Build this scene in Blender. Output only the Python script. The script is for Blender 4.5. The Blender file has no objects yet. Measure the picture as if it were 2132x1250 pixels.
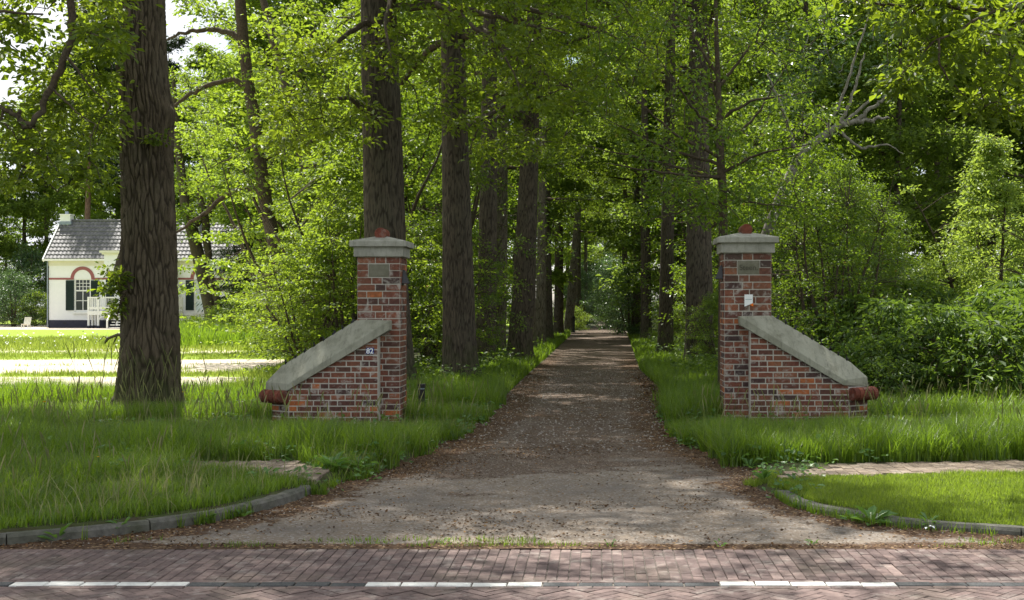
import bpy, math, random
import numpy as np
from mathutils import Vector, Matrix, Quaternion
R = math.radians
C = bpy.context.scene.collection

# ------------------------------------------------------------------ camera, world, sun
F, CX, HY, EYE = 2690.0, 1240.0, 635.0, 1.7          # focal length, principal point, horizon (photo pixels), eye height
cam_d = bpy.data.cameras.new("camera"); cam = bpy.data.objects.new("camera", cam_d); C.objects.link(cam)
cam.location = (0, 0, EYE); cam.rotation_euler = (R(90), 0, 0)
cam_d.sensor_width = 36; cam_d.lens = 36 * F / 2132
cam_d.shift_x = -(CX - 1066) / 2132; cam_d.shift_y = (HY - 625) / 2132
cam_d.clip_start = 0.1; cam_d.clip_end = 3000
sc = bpy.context.scene; sc.camera = cam
SUN_EL, SUN_AZ = 61.0, -22.0                          # azimuth from +Y (view direction), negative = to the left
wd = bpy.data.worlds.new("World"); sc.world = wd; wd.use_nodes = True
nt = wd.node_tree; nt.nodes.clear()
sky = nt.nodes.new("ShaderNodeTexSky"); sky.sky_type = 'NISHITA'; sky.sun_disc = False
sky.sun_elevation = R(SUN_EL); sky.sun_rotation = R(SUN_AZ)
tc = nt.nodes.new("ShaderNodeTexCoord"); ns = nt.nodes.new("ShaderNodeTexNoise"); ns.inputs['Scale'].default_value = 2.2
ns.inputs['Detail'].default_value = 6; ns.inputs['Roughness'].default_value = .6
rp = nt.nodes.new("ShaderNodeValToRGB"); rp.color_ramp.elements[0].position = .36; rp.color_ramp.elements[1].position = .52
mx = nt.nodes.new("ShaderNodeMixRGB"); mx.inputs['Color2'].default_value = (8.0, 8.2, 8.6, 1)
bg = nt.nodes.new("ShaderNodeBackground"); bg.inputs['Strength'].default_value = 0.068
ow = nt.nodes.new("ShaderNodeOutputWorld"); L = nt.links.new
L(tc.outputs['Generated'], ns.inputs['Vector']); L(ns.outputs['Fac'], rp.inputs['Fac']); L(rp.outputs['Color'], mx.inputs['Fac'])
L(sky.outputs['Color'], mx.inputs['Color1']); L(mx.outputs['Color'], bg.inputs['Color']); L(bg.outputs['Background'], ow.inputs['Surface'])
sd = bpy.data.lights.new("sun", 'SUN'); sd.energy = 5.0; sd.angle = R(0.53); sd.color = (1, .955, .88)
sun = bpy.data.objects.new("sun", sd); C.objects.link(sun)
sdir = Vector((math.sin(R(SUN_AZ)) * math.cos(R(SUN_EL)), math.cos(R(SUN_AZ)) * math.cos(R(SUN_EL)), math.sin(R(SUN_EL))))
sun.rotation_euler = sdir.to_track_quat('Z', 'Y').to_euler(); sun.location = (-20, 30, 40)
sc.view_settings.view_transform = 'Standard'; sc.view_settings.look = 'None'; sc.view_settings.gamma = 1
sc.view_settings.exposure = 1.18
sc.render.engine = 'CYCLES'
cy = sc.cycles
cy.max_bounces = 7; cy.diffuse_bounces = 4; cy.glossy_bounces = 2; cy.transmission_bounces = 5; cy.transparent_max_bounces = 4
cy.sample_clamp_indirect = 6; cy.use_denoising = True

# ------------------------------------------------------------------ helpers
def P(px, py, D):                                     # a photo pixel at depth D as a point in the place
    return np.array([(px - CX) * D / F, D, EYE - (py - HY) * D / F])
def G(px, py):                                        # ground point under a photo pixel
    D = EYE * F / (py - HY); return ((px - CX) * D / F, D)
def nrm(a): return a / np.maximum(np.linalg.norm(a, axis=-1, keepdims=True), 1e-9)

def npmesh(name, V, Fc, rnd=None, smooth=False, pattr=None):
    V = np.asarray(V, np.float32); Fc = np.asarray(Fc, np.int32); k = Fc.shape[1]
    me = bpy.data.meshes.new(name)
    me.vertices.add(len(V)); me.vertices.foreach_set("co", V.ravel())
    me.loops.add(Fc.size); me.loops.foreach_set("vertex_index", Fc.ravel())
    me.polygons.add(len(Fc)); me.polygons.foreach_set("loop_start", np.arange(len(Fc), dtype=np.int32) * k)
    me.polygons.foreach_set("use_smooth", np.full(len(Fc), smooth))
    if rnd is not None:
        a = me.attributes.new("rnd", 'FLOAT', 'FACE'); a.data.foreach_set("value", np.asarray(rnd, np.float32))
    for n, v in (pattr or {}).items():
        a = me.attributes.new(n, 'FLOAT', 'POINT'); a.data.foreach_set("value", np.asarray(v, np.float32))
    me.update(calc_edges=True)
    return me

def link(name, me, mat=None, parent=None, loc=None):
    if mat is not None and len(me.materials) == 0: me.materials.append(mat)
    o = bpy.data.objects.new(name, me); C.objects.link(o)
    if parent is not None: o.parent = parent
    if loc is not None: o.location = loc
    return o
def tag(o, label=None, cat=None, group=None, kind=None):
    if label: o['label'] = label
    if cat: o['category'] = cat
    if group: o['group'] = group
    if kind: o['kind'] = kind
    return o
def empty(name, loc=(0, 0, 0), rz=0, s=1):
    o = bpy.data.objects.new(name, None); C.objects.link(o); o.location = loc; o.rotation_euler = (0, 0, rz)
    o.scale = (s, s, s) if not isinstance(s, tuple) else s
    o.empty_display_size = .2
    return o

class MB:                                             # gathers polygons, builds one mesh
    def __init__(s): s.v = []; s.f = []; s.r = []
    def poly(s, pts, r=0.5):
        n = len(s.v); s.v += [tuple(p) for p in pts]; s.f.append(tuple(range(n, n + len(pts)))); s.r.append(r)
    def solid(s, pts, faces, r=0.5):
        n = len(s.v); s.v += [tuple(p) for p in pts]; s.f += [tuple(n + i for i in f) for f in faces]; s.r += [r] * len(faces)
    def box(s, x0, x1, y0, y1, z0, z1, r=0.5):
        s.solid([(x0,y0,z0),(x1,y0,z0),(x1,y1,z0),(x0,y1,z0),(x0,y0,z1),(x1,y0,z1),(x1,y1,z1),(x0,y1,z1)],
                [(0,3,2,1),(4,5,6,7),(0,1,5,4),(1,2,6,5),(2,3,7,6),(3,0,4,7)], r)
    def obox(s, o, u, w, n, a, b, c, r=0.5):          # oriented box: corner o, edge vectors u*a, w*b, n*c
        o, u, w, n = map(Vector, (o, u, w, n)); U, W, N = u * a, w * b, n * c
        p = [o, o+U, o+U+W, o+W, o+N, o+U+N, o+U+W+N, o+W+N]
        s.solid(p, [(0,3,2,1),(4,5,6,7),(0,1,5,4),(1,2,6,5),(2,3,7,6),(3,0,4,7)], r)
    def bar(s, a, b, w, h=None, r=0.5):               # square bar between two points
        a, b = Vector(a), Vector(b); h = h or w; d = (b - a); l = d.length; d.normalize()
        up = Vector((0, 0, 1)) if abs(d.z) < .95 else Vector((0, 1, 0))
        x = d.cross(up).normalized(); y = x.cross(d).normalized()
        s.obox(a - x * w / 2 - y * h / 2, d, x, y, l, w, h, r)
    def cyl(s, a, b, ra, rb=None, n=16, r=0.5, caps=True):
        a, b = Vector(a), Vector(b); rb = ra if rb is None else rb; d = (b - a).normalized()
        up = Vector((0, 0, 1)) if abs(d.z) < .95 else Vector((0, 1, 0))
        x = d.cross(up).normalized(); y = x.cross(d).normalized(); m = len(s.v)
        for q, rr in ((a, ra), (b, rb)):
            for i in range(n):
                t = 2 * math.pi * i / n; s.v.append(tuple(q + x * rr * math.cos(t) + y * rr * math.sin(t)))
        for i in range(n):
            j = (i + 1) % n; s.f.append((m + i, m + j, m + n + j, m + n + i)); s.r.append(r)
        if caps:
            s.f.append(tuple(m + i for i in reversed(range(n)))); s.f.append(tuple(m + n + i for i in range(n))); s.r += [r, r]
    def build(s, name, mat, parent=None, loc=None, bevel=0):
        me = bpy.data.meshes.new(name); me.from_pydata(s.v, [], s.f)
        a = me.attributes.new("rnd", 'FLOAT', 'FACE'); a.data.foreach_set("value", np.asarray(s.r, np.float32))
        o = link(name, me, mat, parent, loc)
        if bevel:
            m = o.modifiers.new("bevel", 'BEVEL'); m.width = bevel; m.segments = 2; m.limit_method = 'ANGLE'; m.angle_limit = R(30)
        return o

# value noise and cell edges for shaping bark and ground
_rs = np.random.RandomState(5); _tab = _rs.rand(256, 256)
def vnoise(x, y):
    xi = np.floor(x).astype(int); yi = np.floor(y).astype(int); fx = x - xi; fy = y - yi
    fx = fx * fx * (3 - 2 * fx); fy = fy * fy * (3 - 2 * fy); g = lambda a, b: _tab[a & 255, b & 255]
    return (g(xi, yi) * (1 - fx) + g(xi + 1, yi) * fx) * (1 - fy) + (g(xi, yi + 1) * (1 - fx) + g(xi + 1, yi + 1) * fx) * fy
def fbm(x, y, o=4):
    s = 0; a = .5
    for i in range(o): s = s + a * vnoise(x * 2 ** i + 17 * i, y * 2 ** i + 31 * i); a *= .5
    return s / (1 - .5 ** o)
def cell_edge(u, v, wrap):                            # distance to the border of jittered cells, u wraps every `wrap` cells
    ui = np.floor(u).astype(int); vi = np.floor(v).astype(int); d1 = np.full(u.shape, 9.); d2 = np.full(u.shape, 9.)
    for a in (-1, 0, 1):
        for b in (-1, 0, 1):
            cu = ui + a; cv = vi + b; cw = cu % wrap
            jx = cu + _tab[cw & 255, cv & 255]; jy = cv + _tab[(cw * 7 + 91) & 255, (cv * 3 + 13) & 255]
            d = np.hypot(u - jx, v - jy); m = d < d1
            d2 = np.where(m, d1, np.minimum(d2, d)); d1 = np.where(m, d, d1)
    return d2 - d1
def sstep(a, b, x): t = np.clip((x - a) / (b - a), 0, 1); return t * t * (3 - 2 * t)

# ------------------------------------------------------------------ materials
class NT:
    def __init__(s, name):
        s.m = bpy.data.materials.new(name); s.m.use_nodes = True; s.t = s.m.node_tree; s.t.nodes.clear()
        s.out = s.n('OutputMaterial')
    def n(s, t, **k):
        x = s.t.nodes.new('ShaderNode' + t)
        for a, b in k.items(): setattr(x, a, b)
        return x
    def l(s, a, b): s.t.links.new(a, b)
    def ramp(s, fac, stops):
        r = s.n('ValToRGB'); e = r.color_ramp.elements
        while len(e) > 2: e.remove(e[-1])
        for i, (p, c) in enumerate(stops):
            x = e[i] if i < 2 else e.new(p)
            x.position = p; x.color = (*c, 1) if not isinstance(c, float) else (c, c, c, 1)
        if fac is not None: s.l(fac, r.inputs['Fac'])
        return r.outputs['Color']
    def noise(s, scale, detail=4, rough=.55, vec=None, dist=0):
        x = s.n('TexNoise'); x.inputs['Scale'].default_value = scale; x.inputs['Detail'].default_value = detail
        x.inputs['Roughness'].default_value = rough; x.inputs['Distortion'].default_value = dist
        if vec is not None: s.l(vec, x.inputs['Vector'])
        return x.outputs['Fac']
    def mix(s, fac, a, b, mode='MIX'):
        x = s.n('MixRGB', blend_type=mode)
        for i, v in (('Fac', fac), ('Color1', a), ('Color2', b)):
            if isinstance(v, (int, float)): x.inputs[i].default_value = v if i == 'Fac' else (v, v, v, 1)
            elif isinstance(v, tuple): x.inputs[i].default_value = (*v, 1)
            else: s.l(v, x.inputs[i])
        return x.outputs['Color']
    def math(s, op, a, b=0.0):
        x = s.n('Math', operation=op)
        for i, v in enumerate((a, b)):
            if isinstance(v, (int, float)): x.inputs[i].default_value = v
            else: s.l(v, x.inputs[i])
        return x.outputs[0]
    def attr(s, name): x = s.n('Attribute', attribute_name=name); return x.outputs['Fac']
    def objco(s, sc=None):
        c = s.n('TexCoord').outputs['Object']
        if sc:
            m = s.n('Mapping'); m.inputs['Scale'].default_value = sc; s.l(c, m.inputs['Vector']); return m.outputs['Vector']
        return c
    def wpos(s, sc=None):
        c = s.n('NewGeometry').outputs['Position']
        if sc:
            m = s.n('Mapping'); m.inputs['Scale'].default_value = sc; s.l(c, m.inputs['Vector']); return m.outputs['Vector']
        return c
    def bsdf(s, col, rough=.7, spec=.3, bump=None, bstr=.5, bdist=.01, metal=0):
        b = s.n('BsdfPrincipled')
        if isinstance(col, tuple): b.inputs['Base Color'].default_value = (*col, 1)
        else: s.l(col, b.inputs['Base Color'])
        if isinstance(rough, (int, float)): b.inputs['Roughness'].default_value = rough
        else: s.l(rough, b.inputs['Roughness'])
        b.inputs['Specular IOR Level'].default_value = spec; b.inputs['Metallic'].default_value = metal
        if bump is not None:
            u = s.n('Bump'); u.inputs['Strength'].default_value = bstr; u.inputs['Distance'].default_value = bdist
            s.l(bump, u.inputs['Height']); s.l(u.outputs['Normal'], b.inputs['Normal'])
        return b
    def done(s, sh): s.l(sh.outputs[0], s.out.inputs['Surface']); return s.m

def leaf_mat(name, dark, mid, light, trans, fac=.42, rough=.5, spec=.35, yellow=.0):
    t = NT(name); r = t.attr('rnd')
    col = t.ramp(r, [(0.0, dark), (.5, mid), (1.0, light)] + ([(.985, light), (.99, (.42, .26, .03))] if yellow else []))
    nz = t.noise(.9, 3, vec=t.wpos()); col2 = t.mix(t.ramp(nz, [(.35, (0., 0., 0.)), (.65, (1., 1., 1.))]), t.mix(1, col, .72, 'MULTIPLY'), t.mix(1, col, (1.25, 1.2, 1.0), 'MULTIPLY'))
    tr = t.mix(1, t.mix(r, trans, tuple(min(1, c * 1.35) for c in trans)), 1.0, 'MULTIPLY')
    b = t.bsdf(col2, rough, spec); tl = t.n('BsdfTranslucent'); t.l(tr, tl.inputs['Color'])
    m = t.n('MixShader'); m.inputs[0].default_value = fac; t.l(b.outputs[0], m.inputs[1]); t.l(tl.outputs[0], m.inputs[2])
    return t.done(m)

M = {}
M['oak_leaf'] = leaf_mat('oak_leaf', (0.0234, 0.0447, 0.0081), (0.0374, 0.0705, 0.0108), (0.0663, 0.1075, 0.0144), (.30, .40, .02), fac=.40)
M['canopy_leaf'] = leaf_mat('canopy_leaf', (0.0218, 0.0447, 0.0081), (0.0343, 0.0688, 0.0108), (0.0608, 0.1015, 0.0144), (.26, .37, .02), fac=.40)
M['beech_leaf'] = leaf_mat('beech_leaf', (0.0312, 0.0688, 0.0099), (0.0515, 0.1032, 0.0135), (0.0858, 0.1419, 0.0198), (.33, .45, .03), rough=.5, spec=.35)
M['holly_leaf'] = leaf_mat('holly_leaf', (0.0250, 0.0568, 0.0081), (0.0406, 0.0860, 0.0108), (0.0702, 0.1247, 0.0162), (.26, .39, .02), fac=.38, rough=.42, spec=.4, yellow=1)
M['laurel_leaf'] = leaf_mat('laurel_leaf', (0.0265, 0.0585, 0.0117), (0.0429, 0.0903, 0.0162), (0.0702, 0.1290, 0.0234), (.22, .34, .03), fac=.3, rough=.52, spec=.3)
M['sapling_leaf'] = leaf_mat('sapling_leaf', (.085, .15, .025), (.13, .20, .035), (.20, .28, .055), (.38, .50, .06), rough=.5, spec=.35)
M['far_leaf'] = leaf_mat('far_leaf', (.034, .060, .016), (.055, .088, .024), (.09, .13, .034), (.29, .41, .045), fac=.46, rough=.6, spec=.2)
M['bluish_leaf'] = leaf_mat('bluish_leaf', (0.0234, 0.0568, 0.0270), (0.0359, 0.0791, 0.0360), (0.0546, 0.1118, 0.0450), (.14, .24, .05), fac=.3, rough=.35, spec=.5)
M['needle'] = leaf_mat('needle', (.014, .03, .012), (.022, .042, .015), (.03, .055, .02), (.05, .09, .02), fac=.15, rough=.6, spec=.2)
M['grass'] = leaf_mat('grass', (.032, .070, .009), (.066, .124, .014), (.15, .205, .035), (.25, .40, .02), fac=.4, rough=.4, spec=.4)
M['lawn_grass'] = leaf_mat('lawn_grass', (.075, .12, .016), (.115, .17, .02), (.19, .235, .04), (.28, .40, .03), fac=.4, rough=.5, spec=.3)
M['field_grass'] = leaf_mat('field_grass', (.10, .16, .025), (.17, .23, .04), (.28, .3, .09), (.3, .38, .05), fac=.4, rough=.55, spec=.2)
M['straw'] = leaf_mat('straw', (.14, .17, .06), (.22, .24, .10), (.30, .3, .15), (.3, .3, .12), fac=.35, rough=.6, spec=.2)
M['weed_leaf'] = leaf_mat('weed_leaf', (0.0390, 0.0946, 0.0270), (0.0624, 0.1462, 0.0360), (0.0936, 0.1892, 0.0540), (.2, .36, .04), fac=.3, rough=.4, spec=.4)

def bark_mat(name, dark, light, grey, wave=True, zs=.2, scale=14):
    t = NT(name); h = t.attr('bark') if wave else None
    co = t.objco((1, 1, zs)); n1 = t.noise(scale, 5, .65, co, .3); n2 = t.noise(1.6, 3, vec=t.objco()); n3 = t.noise(scale * 5, 3, .6, co)
    base = t.ramp(n1, [(.3, dark), (.68, light)])
    base = t.mix(t.ramp(n2, [(.45, (0., 0., 0.)), (.75, (.55, .55, .55))]), base, grey)
    if wave: base = t.mix(t.ramp(h, [(0., (.8, .8, .8)), (.45, (0., 0., 0.))]), base, tuple(c * .5 for c in dark))
    zz = t.n('SeparateXYZ'); t.l(t.objco(), zz.inputs[0]); mo = t.math('ADD', t.math('MULTIPLY', zz.outputs[2], -.45), t.math('MULTIPLY', t.noise(5, 4, .6, t.objco()), 1.5))
    base = t.mix(t.ramp(mo, [(.30, (0., 0., 0.)), (.75, (.5, .5, .5))]), base, (.05, .068, .022))
    hh = t.math('ADD', t.math('MULTIPLY', n1, .7), t.math('MULTIPLY', n3, .3))
    return t.done(t.bsdf(base, .9, .12, hh, 1.0, .03))
M['oak_bark'] = bark_mat('oak_bark', (.048, .038, .027), (.140, .112, .078), (.14, .122, .09))
M['bark'] = bark_mat('bark', (.046, .038, .029), (.120, .098, .072), (.12, .11, .082), scale=18)
M['grey_bark'] = bark_mat('grey_bark', (.07, .06, .045), (.20, .17, .13), (.17, .165, .13), scale=18)
M['far_bark'] = bark_mat('far_bark', (.04, .032, .025), (.10, .08, .06), (.09, .085, .06), wave=False)
M['pine_bark'] = bark_mat('pine_bark', (.07, .045, .03), (.2, .13, .09), (.16, .13, .1), wave=False)
M['branch_bark'] = bark_mat('branch_bark', (.036, .029, .021), (.115, .088, .060), (.11, .098, .072), wave=False, zs=1, scale=20)
M['pale_bark'] = bark_mat('pale_bark', (.10, .09, .072), (.30, .28, .24), (.2, .2, .15), wave=False, zs=1, scale=12)

def brick_mat(name, stops, mortar_w=.5, nsc=1.0):
    t = NT(name); r = t.attr('rnd'); col = t.ramp(r, stops)
    co = t.wpos(); n1 = t.noise(22 * nsc, 5, .65, co); n2 = t.noise(9 * nsc, 4, .7, co, .5); n3 = t.noise(120, 3, .6, co)
    col = t.mix(t.ramp(n1, [(.35, (.72, .72, .72)), (.7, (1.18, 1.18, 1.18))]), 0, col, 'MIX') if False else t.mix(1, col, t.ramp(n1, [(.3, (.62, .6, .6)), (.7, (1.3, 1.25, 1.2))]), 'MULTIPLY')
    col = t.mix(t.ramp(n2, [(.53, (0., 0., 0.)), (.67, (mortar_w, mortar_w, mortar_w))]), col, (.38, .35, .31))
    n4 = t.noise(1.7, 3, .6, co)
    col = t.mix(t.ramp(n4, [(.5, (0., 0., 0.)), (.75, (.4, .4, .4))]), col, (.07, .065, .04))
    return t.done(t.bsdf(col, .88, .2, t.math('ADD', n1, n3), .6, .004))
M['brick'] = brick_mat('brick', [(0., (.06, .042, .042)), (.12, (.095, .046, .038)), (.5, (.160, .063, .044)), (.8, (.205, .083, .052)), (.955, (.25, .10, .055)), (.975, (.36, .12, .045))], .75)
M['terracotta'] = brick_mat('terracotta', [(0., (.115, .036, .024)), (1., (.17, .052, .032))], .25)
M['paver'] = brick_mat('paver', [(0., (.088, .066, .063)), (.5, (.130, .098, .093)), (.85, (.162, .122, .113)), (1., (.20, .155, .143))], .3, .6)
M['tan_paver'] = brick_mat('tan_paver', [(0., (.13, .105, .08)), (.5, (.19, .155, .12)), (1., (.25, .21, .165))], .3, .6)

def rough_mat(name, c1, c2, scale=8, rough=.85, spec=.2, b=.5, c3=None, s3=1.2, bd=.006, lichen=None):
    t = NT(name); co = t.wpos(); n = t.noise(scale, 6, .65, co); col = t.ramp(n, [(.3, c1), (.7, c2)])
    if c3: col = t.mix(t.ramp(t.noise(s3, 4, .6, co, .4), [(.48, (0., 0., 0.)), (.7, (.7, .7, .7))]), col, c3)
    if lichen:
        col = t.mix(t.ramp(t.noise(26, 4, .7, co), [(.58, (0., 0., 0.)), (.68, (.6, .6, .6))]), col, lichen[0]); col = t.mix(t.ramp(t.noise(9, 5, .75, t.wpos((1.6, 1, .35)), .3), [(.5, (0., 0., 0.)), (.72, (.75, .75, .75))]), col, lichen[1])
    return t.done(t.bsdf(col, rough, spec, t.noise(scale * 8, 4, .6, co), b, bd))
M['mortar'] = rough_mat('mortar', (.38, .36, .31), (.52, .50, .44), 14)
M['coping'] = rough_mat('coping', (.235, .235, .185), (.33, .328, .265), 2.2, c3=(.13, .13, .09), s3=2.6, b=.7, lichen=((.32, .32, .24), (.10, .10, .07)))
M['cap_stone'] = rough_mat('cap_stone', (.26, .255, .215), (.35, .345, .30), 3, c3=(.2, .2, .165), s3=3.5, b=.6, lichen=((.38, .38, .3), (.15, .15, .115)))
M['plaque'] = rough_mat('plaque', (.13, .125, .09), (.2, .19, .145), 12, c3=(.09, .09, .06), s3=5)
M['kerb_stone'] = rough_mat('kerb_stone', (.07, .069, .06), (.16, .155, .135), 18, c3=(.055, .062, .035), s3=3, b=.8)
M['line_white'] = rough_mat('line_white', (.5, .5, .47), (.66, .66, .62), 30, c3=(.36, .35, .33), s3=6)
M['line_black'] = rough_mat('line_black', (.035, .037, .038), (.085, .088, .088), 60)
M['render_wall'] = rough_mat('render_wall', (.78, .79, .80), (.83, .835, .84), 4, b=.15)
M['cream'] = rough_mat('cream', (.68, .66, .55), (.74, .72, .62), 4, b=.1)
M['white_paint'] = rough_mat('white_paint', (.76, .76, .74), (.82, .82, .8), 6, rough=.5, b=.05)
M['plinth'] = rough_mat('plinth', (.035, .037, .055), (.055, .055, .075), 6, b=.1)
M['pink_trim'] = rough_mat('pink_trim', (.27, .095, .10), (.34, .13, .13), 8, b=.1)
M['shutter'] = rough_mat('shutter', (.010, .022, .022), (.016, .032, .030), 6, rough=.45, b=.05)
M['lead'] = rough_mat('lead', (.2, .24, .3), (.3, .34, .4), 9, rough=.5)
M['roof_tile'] = rough_mat('roof_tile', (.055, .055, .06), (.13, .127, .125), 5, c3=(.17, .165, .155), s3=2.0, rough=.6, spec=.4)
M['black_metal'] = rough_mat('black_metal', (.008, .008, .009), (.014, .014, .016), 20, rough=.45, spec=.5, b=.1)
M['blue_enamel'] = rough_mat('blue_enamel', (.007, .014, .14), (.009, .02, .18), 8, rough=.25, spec=.6, b=.02)
M['sign_white'] = rough_mat('sign_white', (.72, .76, .76), (.78, .8, .8), 10, rough=.4, b=.02)
M['sign_orange'] = rough_mat('sign_orange', (.75, .16, .01), (.8, .19, .015), 10, rough=.4, b=.02)
M['sign_grey'] = rough_mat('sign_grey', (.25, .33, .36), (.3, .38, .4), 10, b=.02)
M['engraving'] = rough_mat('engraving', (.05, .045, .035), (.075, .07, .05), 10, b=.02)
M['yellow_flower'] = rough_mat('yellow_flower', (.75, .42, .01), (.85, .55, .02), 10, b=.1)
M['white_flower'] = rough_mat('white_flower', (.7, .7, .66), (.8, .8, .76), 10, b=.1)
M['stone_bit'] = rough_mat('stone_bit', (.16, .14, .12), (.34, .31, .27), 30)
M['dead_leaf'] = leaf_mat('dead_leaf', (.03, .018, .012), (.085, .046, .026), (.26, .165, .09), (.12, .07, .03), fac=.12, rough=.8, spec=.1)
M['curtain'] = rough_mat('curtain', (.55, .62, .66), (.7, .76, .78), 10, b=.1)
t = NT('glass'); M['glass'] = t.done(t.bsdf((.018, .022, .02), .08, .6))
t = NT('room'); M['room'] = t.done(t.bsdf((.05, .05, .045), .9, .1))

# the ground sheet: driveway, sand, lawn and soil told apart by what lies there
t = NT('ground'); co = t.wpos(); fine = t.noise(38, 5, .7, co); mid = t.noise(5, 5, .6, co, .4); big = t.noise(.9, 4, .6, co); grit = t.noise(150, 2, .6, co)
peb = t.n('TexVoronoi'); peb.inputs['Scale'].default_value = 55; t.l(co, peb.inputs['Vector']); pebc = t.n('SeparateColor'); t.l(peb.outputs['Color'], pebc.inputs[0])
soil = t.mix(t.ramp(mid, [(.35, (0., 0., 0.)), (.65, (1., 1., 1.))]), (.040, .034, .018), (.045, .062, .018))
grav = t.mix(t.ramp(fine, [(.35, (0., 0., 0.)), (.65, (1., 1., 1.))]), (.052, .036, .025), (.135, .098, .072))
grav = t.mix(t.ramp(pebc.outputs[0], [(.72, (0., 0., 0.)), (.9, (.6, .6, .6))]), grav, (.24, .205, .175))
asph = t.mix(t.ramp(fine, [(.3, (0., 0., 0.)), (.7, (1., 1., 1.))]), (.122, .096, .072), (.225, .185, .145))
asph = t.mix(t.ramp(pebc.outputs[1], [(.75, (0., 0., 0.)), (.92, (.55, .55, .55))]), asph, (.34, .32, .30))
asph = t.mix(t.ramp(big, [(.45, (0., 0., 0.)), (.62, (.5, .5, .5))]), asph, (.10, .092, .086))
lit = t.mix(t.ramp(fine, [(.35, (0., 0., 0.)), (.62, (1., 1., 1.))]), (.032, .019, .012), (.095, .056, .033))
lit = t.mix(t.ramp(pebc.outputs[2], [(.86, (0., 0., 0.)), (.93, (.8, .8, .8))]), lit, (.27, .19, .11))
sand = t.mix(t.ramp(mid, [(.35, (0., 0., 0.)), (.7, (1., 1., 1.))]), (.34, .29, .22), (.56, .50, .42))
lawn = t.mix(t.ramp(mid, [(.35, (0., 0., 0.)), (.7, (1., 1., 1.))]), (.16, .24, .022), (.23, .31, .035))
def masked(name, lo=.35, hi=.62, mn=None, w=.5):
    a = t.attr(name); s_ = t.math('ADD', a, t.math('MULTIPLY', t.math('SUBTRACT', mn if mn is not None else mid, .5), w)); return t.ramp(s_, [(lo, (0., 0., 0.)), (hi, (1., 1., 1.))])
col = t.mix(masked('m_lawn'), soil, lawn); col = t.mix(masked('m_sand', w=1.0), col, sand)
col = t.mix(masked('m_path', .42, .58, w=.3), col, grav); col = t.mix(masked('m_asph', w=.9), col, asph); col = t.mix(masked('m_litter', .4, .6, w=1.5), col, lit)
hb = t.math('ADD', t.math('MULTIPLY', fine, .6), t.math('MULTIPLY', peb.outputs['Distance'], .5))
M['ground'] = t.done(t.bsdf(col, .93, .15, hb, .8, .012))

# ------------------------------------------------------------------ plan of the place (x, depth) from the photograph
def pl(pts): return np.array([G(*p) for p in pts])
path_l = pl([(1250, 666), (1239, 678), (1231, 684), (1192, 691), (1187, 700), (1140, 745), (1090, 790), (1040, 840), (985, 888), (925, 925), (850, 962), (790, 985), (715, 1003), (672, 1022)])
path_r = pl([(1262, 666), (1268, 678), (1277, 684), (1304, 691), (1307, 700), (1330, 770), (1372, 812), (1392, 880), (1440, 928), (1520, 965), (1600, 985), (1560, 1012), (1612, 1033)])
kerb_l = pl([(-900, 1144), (-400, 1146), (0, 1137), (180, 1122), (340, 1104), (450, 1087), (540, 1067), (600, 1050), (650, 1030)])
kerb_r = pl([(1612, 1033), (1640, 1050), (1690, 1066), (1780, 1082), (1900, 1100), (2132, 1116), (2600, 1124), (3300, 1128)])
def inpoly(x, y, poly):
    r = np.zeros(x.shape, bool); n = len(poly)
    for i in range(n):
        x0, y0 = poly[i]; x1, y1 = poly[(i + 1) % n]
        c = ((y0 > y) != (y1 > y)); r ^= c & (x < (x1 - x0) * (y - y0) / ((y1 - y0) if y1 != y0 else 1e-9) + x0)
    return r
def dist(x, y, line, closed=False):
    d = np.full(x.shape, 1e9); n = len(line)
    for i in range(n - (0 if closed else 1)):
        a = line[i]; b = line[(i + 1) % n]; ab = b - a; t_ = np.clip(((x - a[0]) * ab[0] + (y - a[1]) * ab[1]) / max(ab @ ab, 1e-9), 0, 1)
        d = np.minimum(d, np.hypot(x - a[0] - t_ * ab[0], y - a[1] - t_ * ab[1]))
    return d
poly_l = np.vstack([kerb_l, path_l[::-1], [[.6, 140], [.6, 900], [-900, 900], [-900, kerb_l[0][1]]]])
poly_r = np.vstack([kerb_r, [[900, kerb_r[-1][1]], [900, 900], [.6, 900], [.6, 140]], path_r])
walk_r = pl([(1612, 1010), (1720, 1003), (1900, 1000), (2132, 996), (2600, 994), (3300, 994), (3300, 966), (2600, 967), (2132, 969), (1900, 974), (1740, 982), (1640, 992)])
walk_l = pl([(690, 1006), (660, 1024), (600, 1022), (520, 1012), (300, 1012), (-400, 1012), (-400, 985), (300, 983), (520, 983), (610, 984), (650, 992)])
def sdf(x, y, poly): d = dist(x, y, poly, True); return np.where(inpoly(x, y, poly), d, -d)
def ground_z(x, y):
    l = sdf(x, y, poly_l); r = sdf(x, y, poly_r)
    zl = .095 * sstep(.01, .10, l) * sstep(19, 12.5, y) + .03 * sstep(0, 1, l) * fbm(x * 1.3, y * 1.3)
    zr = (.035 + .02 * fbm(x, y)) * sstep(.01, .12, r)
    return np.where(l > 0, zl, np.where(r > 0, zr, (fbm(x * 2, y * 2) - .5) * .02))

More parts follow.
